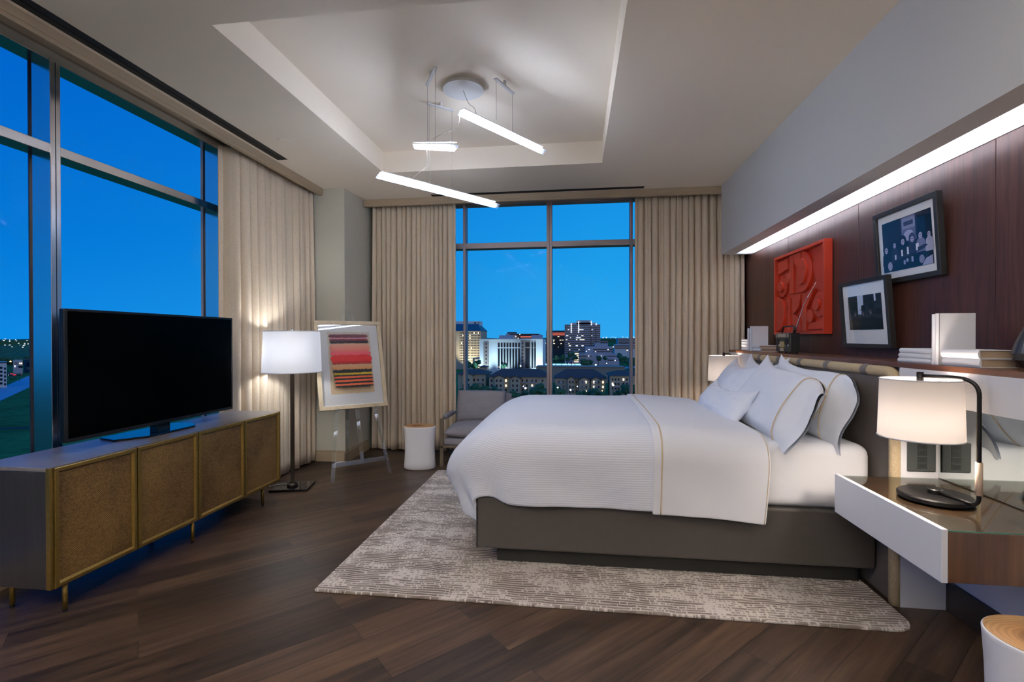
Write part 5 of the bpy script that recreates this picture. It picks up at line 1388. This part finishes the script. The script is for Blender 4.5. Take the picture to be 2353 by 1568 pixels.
for px, py, d, l_ in ((21, 850, 405, 'car with red tail lights nearest the white building, left window'), (28, 853.5, 395, 'second car in the traffic queue, left window'), (41, 853.5, 400, 'third car with red tail lights by the grey house, left window'), (1304, 828, 575, 'car with red lights on street below office tower, left one'), (1311, 828.5, 570, 'car with red lights on street below office tower, right one')):
    p = on_ground(px, 777+30.3*F/d*1.0); 
    g0 = ray_at(px, py, d); car(px, py, d, l_)
wb = ray_at(-8, 833, 300)
def block_at(name, label, px0, px1, ytop, depth, thick, mat_, cat='building'):
    a_, b_ = ray_at(px0, ytop, depth), ray_at(px1, ytop, depth)
    t0 = thing(name, label, cat, ((a_.x+b_.x)/2, (a_.y+b_.y)/2, ZG))
    dr = (b_-a_); dr.z = 0; dr.normalize(); nn = Vector((a_.x+b_.x, a_.y+b_.y, 0)).normalized()
    def fb(u, v, d): return Vector((a_.x, a_.y, 0))+dr*u+nn*d+Vector((0, 0, v))
    b = B(); L_ = (Vector((b_.x, b_.y))-Vector((a_.x, a_.y))).length
    b.prism(rc(0, ZG, L_, a_.z), fb, 0, thick); b.out('wall', mat_, t0)
    def win(q0, q1, r0, r1, m_, nm='window', dd=.3):
        k0, k1 = (q0-px0)/(px1-px0)*L_, (q1-px0)/(px1-px0)*L_; z1_, z0_ = ray_at(q0, r0, depth).z, ray_at(q0, r1, depth).z
        b = B(); b.prism(rc(k0, z0_, k1, z1_), fb, -dd, .1); b.out(nm, m_, t0)
    return t0, win
t0, win = block_at('apartment_block', 'white balconied apartment block cut by the left picture edge', -70, 15.5, 833, 300, 20, c_white)
for k in range(5):
    win(-60, 5, 843+9*k, 848+9*k, c_dark); win(9, 13, 845+9*k, 850+9*k, c_dark)
win(-70, 16.5, 832, 834.5, c_teal, 'roof_edge', 1)
t0, win = block_at('townhouse', 'grey flat-roofed town house beyond the left window', 30, 52, 828, 420, 12, c_grey)
win(33, 40, 833, 838, c_taupe, 'wall_panel'); win(33, 35, 840, 844, c_litc, 'lit_window'); win(44, 46.5, 834, 837, c_lit, 'lit_window', .5); win(48, 50.5, 834, 837, c_lit, 'lit_window', .5); win(42, 52, 841, 846, c_dark)
t0, win = block_at('townhouse', 'blue-grey town house right of the flat-roofed one, left window', 54.5, 92, 826, 434, 12, c_teal)
win(61, 72, 833, 842, c_dark); win(76, 90, 833, 842, c_dark); win(61, 74, 845, 849, c_taupe, 'garage_door'); win(54.5, 92, 825, 828, c_asph, 'roof_edge', 1)

tree_bases = []
for s_ in range(4):
    bm_ = B(); rg = random.Random(40+s_)
    for k in range(11):
        a = rg.uniform(0, math.tau); q = rg.uniform(.1, .62); z = rg.uniform(-.35, .5)
        blob(bm_, (q*math.cos(a), q*math.sin(a), z), rg.uniform(.30, .46), s_*20+k, 2, .9)
    for v in bm_.bm.verts: v.co += Vector((mnoise.noise(v.co*9), mnoise.noise(v.co*9+Vector((5, 0, 0))), mnoise.noise(v.co*9+Vector((0, 7, 0)))))*.07
    me = bpy.data.meshes.new('tree_crown'); bm_.bm.to_mesh(me); bm_.bm.free(); me.materials.append(c_leaf); tree_bases.append(me)
tm = B(); tm.tube([(0, 0, 0), (0, 0, .5), (.02, 0, 1)], [.1, .07, .05], 8); me_t = bpy.data.meshes.new('tree_trunk'); tm.bm.to_mesh(me_t); tm.bm.free(); me_t.materials.append(c_trunk)
ORD = ['first', 'second', 'third', 'fourth', 'fifth', 'sixth', 'seventh', 'eighth', 'ninth', 'tenth', 'eleventh', 'twelfth', 'thirteenth', 'fourteenth', 'fifteenth']
def tree_row(items, depth, text, group):
    for k, (px, py, rpx) in enumerate(sorted(items)):
        p = ray_at(px, py, depth*(1+.03*math.sin(k*2.3))); r_ = 1.18*rpx*depth/F
        zc = max(p.z, ZG+r_*.8)
        t0 = thing('tree', text % ORD[k], 'tree', (p.x, p.y, ZG), group)
        c_ = bpy.data.objects.new('crown', tree_bases[k % 4]); COL.objects.link(c_); c_.parent = t0; c_.location = (0, 0, zc-ZG); c_.scale = (r_, r_, r_*.92); c_.rotation_euler = (0, 0, k*1.1)
        u_ = bpy.data.objects.new('trunk', me_t); COL.objects.link(u_); u_.parent = t0; u_.scale = (r_*.9, r_*.9, max(.5, zc-ZG-r_*.3))
tree_row([(1068, 893, 14), (1088, 893, 17), (1108, 897, 13), (1130, 899, 15), (1146, 903, 11), (1182, 906, 12), (1203, 908, 14), (1224, 905, 16), (1243, 895, 17), (1256, 903, 14)], 214, 'dark leafy tree in front of the apartments, %s from left, left pane', 'trees before the apartments, left pane')
tree_row([(1276, 897, 15), (1290, 903, 12), (1330, 908, 10), (1350, 906, 13), (1368, 903, 14), (1388, 908, 11), (1420, 905, 12), (1437, 897, 17), (1458, 896, 14), (1472, 903, 13)], 212, 'dark leafy tree in front of the apartments, %s from left, right pane', 'trees before the apartments, right pane')
tree_row([(1074, 838, 10), (1090, 839, 11), (1098, 834, 8), (1158, 842, 7), (1193, 845, 5)], 395, 'dark tree at the foot of the white office, %s from left', 'trees at the foot of the white office')
tree_row([(1277, 823, 8), (1291, 821, 9), (1304, 826, 7), (1313, 816, 9), (1321, 822, 8), (1344, 832, 10), (1356, 834, 8), (1375, 824, 8), (1391, 823, 6), (1424, 817, 8), (1431, 826, 11), (1443, 832, 9), (1456, 833, 9), (1468, 830, 9)], 424, 'dark tree at the foot of the office towers, %s from left', 'trees below the office towers')
tree_row([(25, 872, 6), (33, 871, 5), (44, 862, 4)], 352, 'dark roadside tree beyond the left window, %s from left', 'roadside trees, left window')
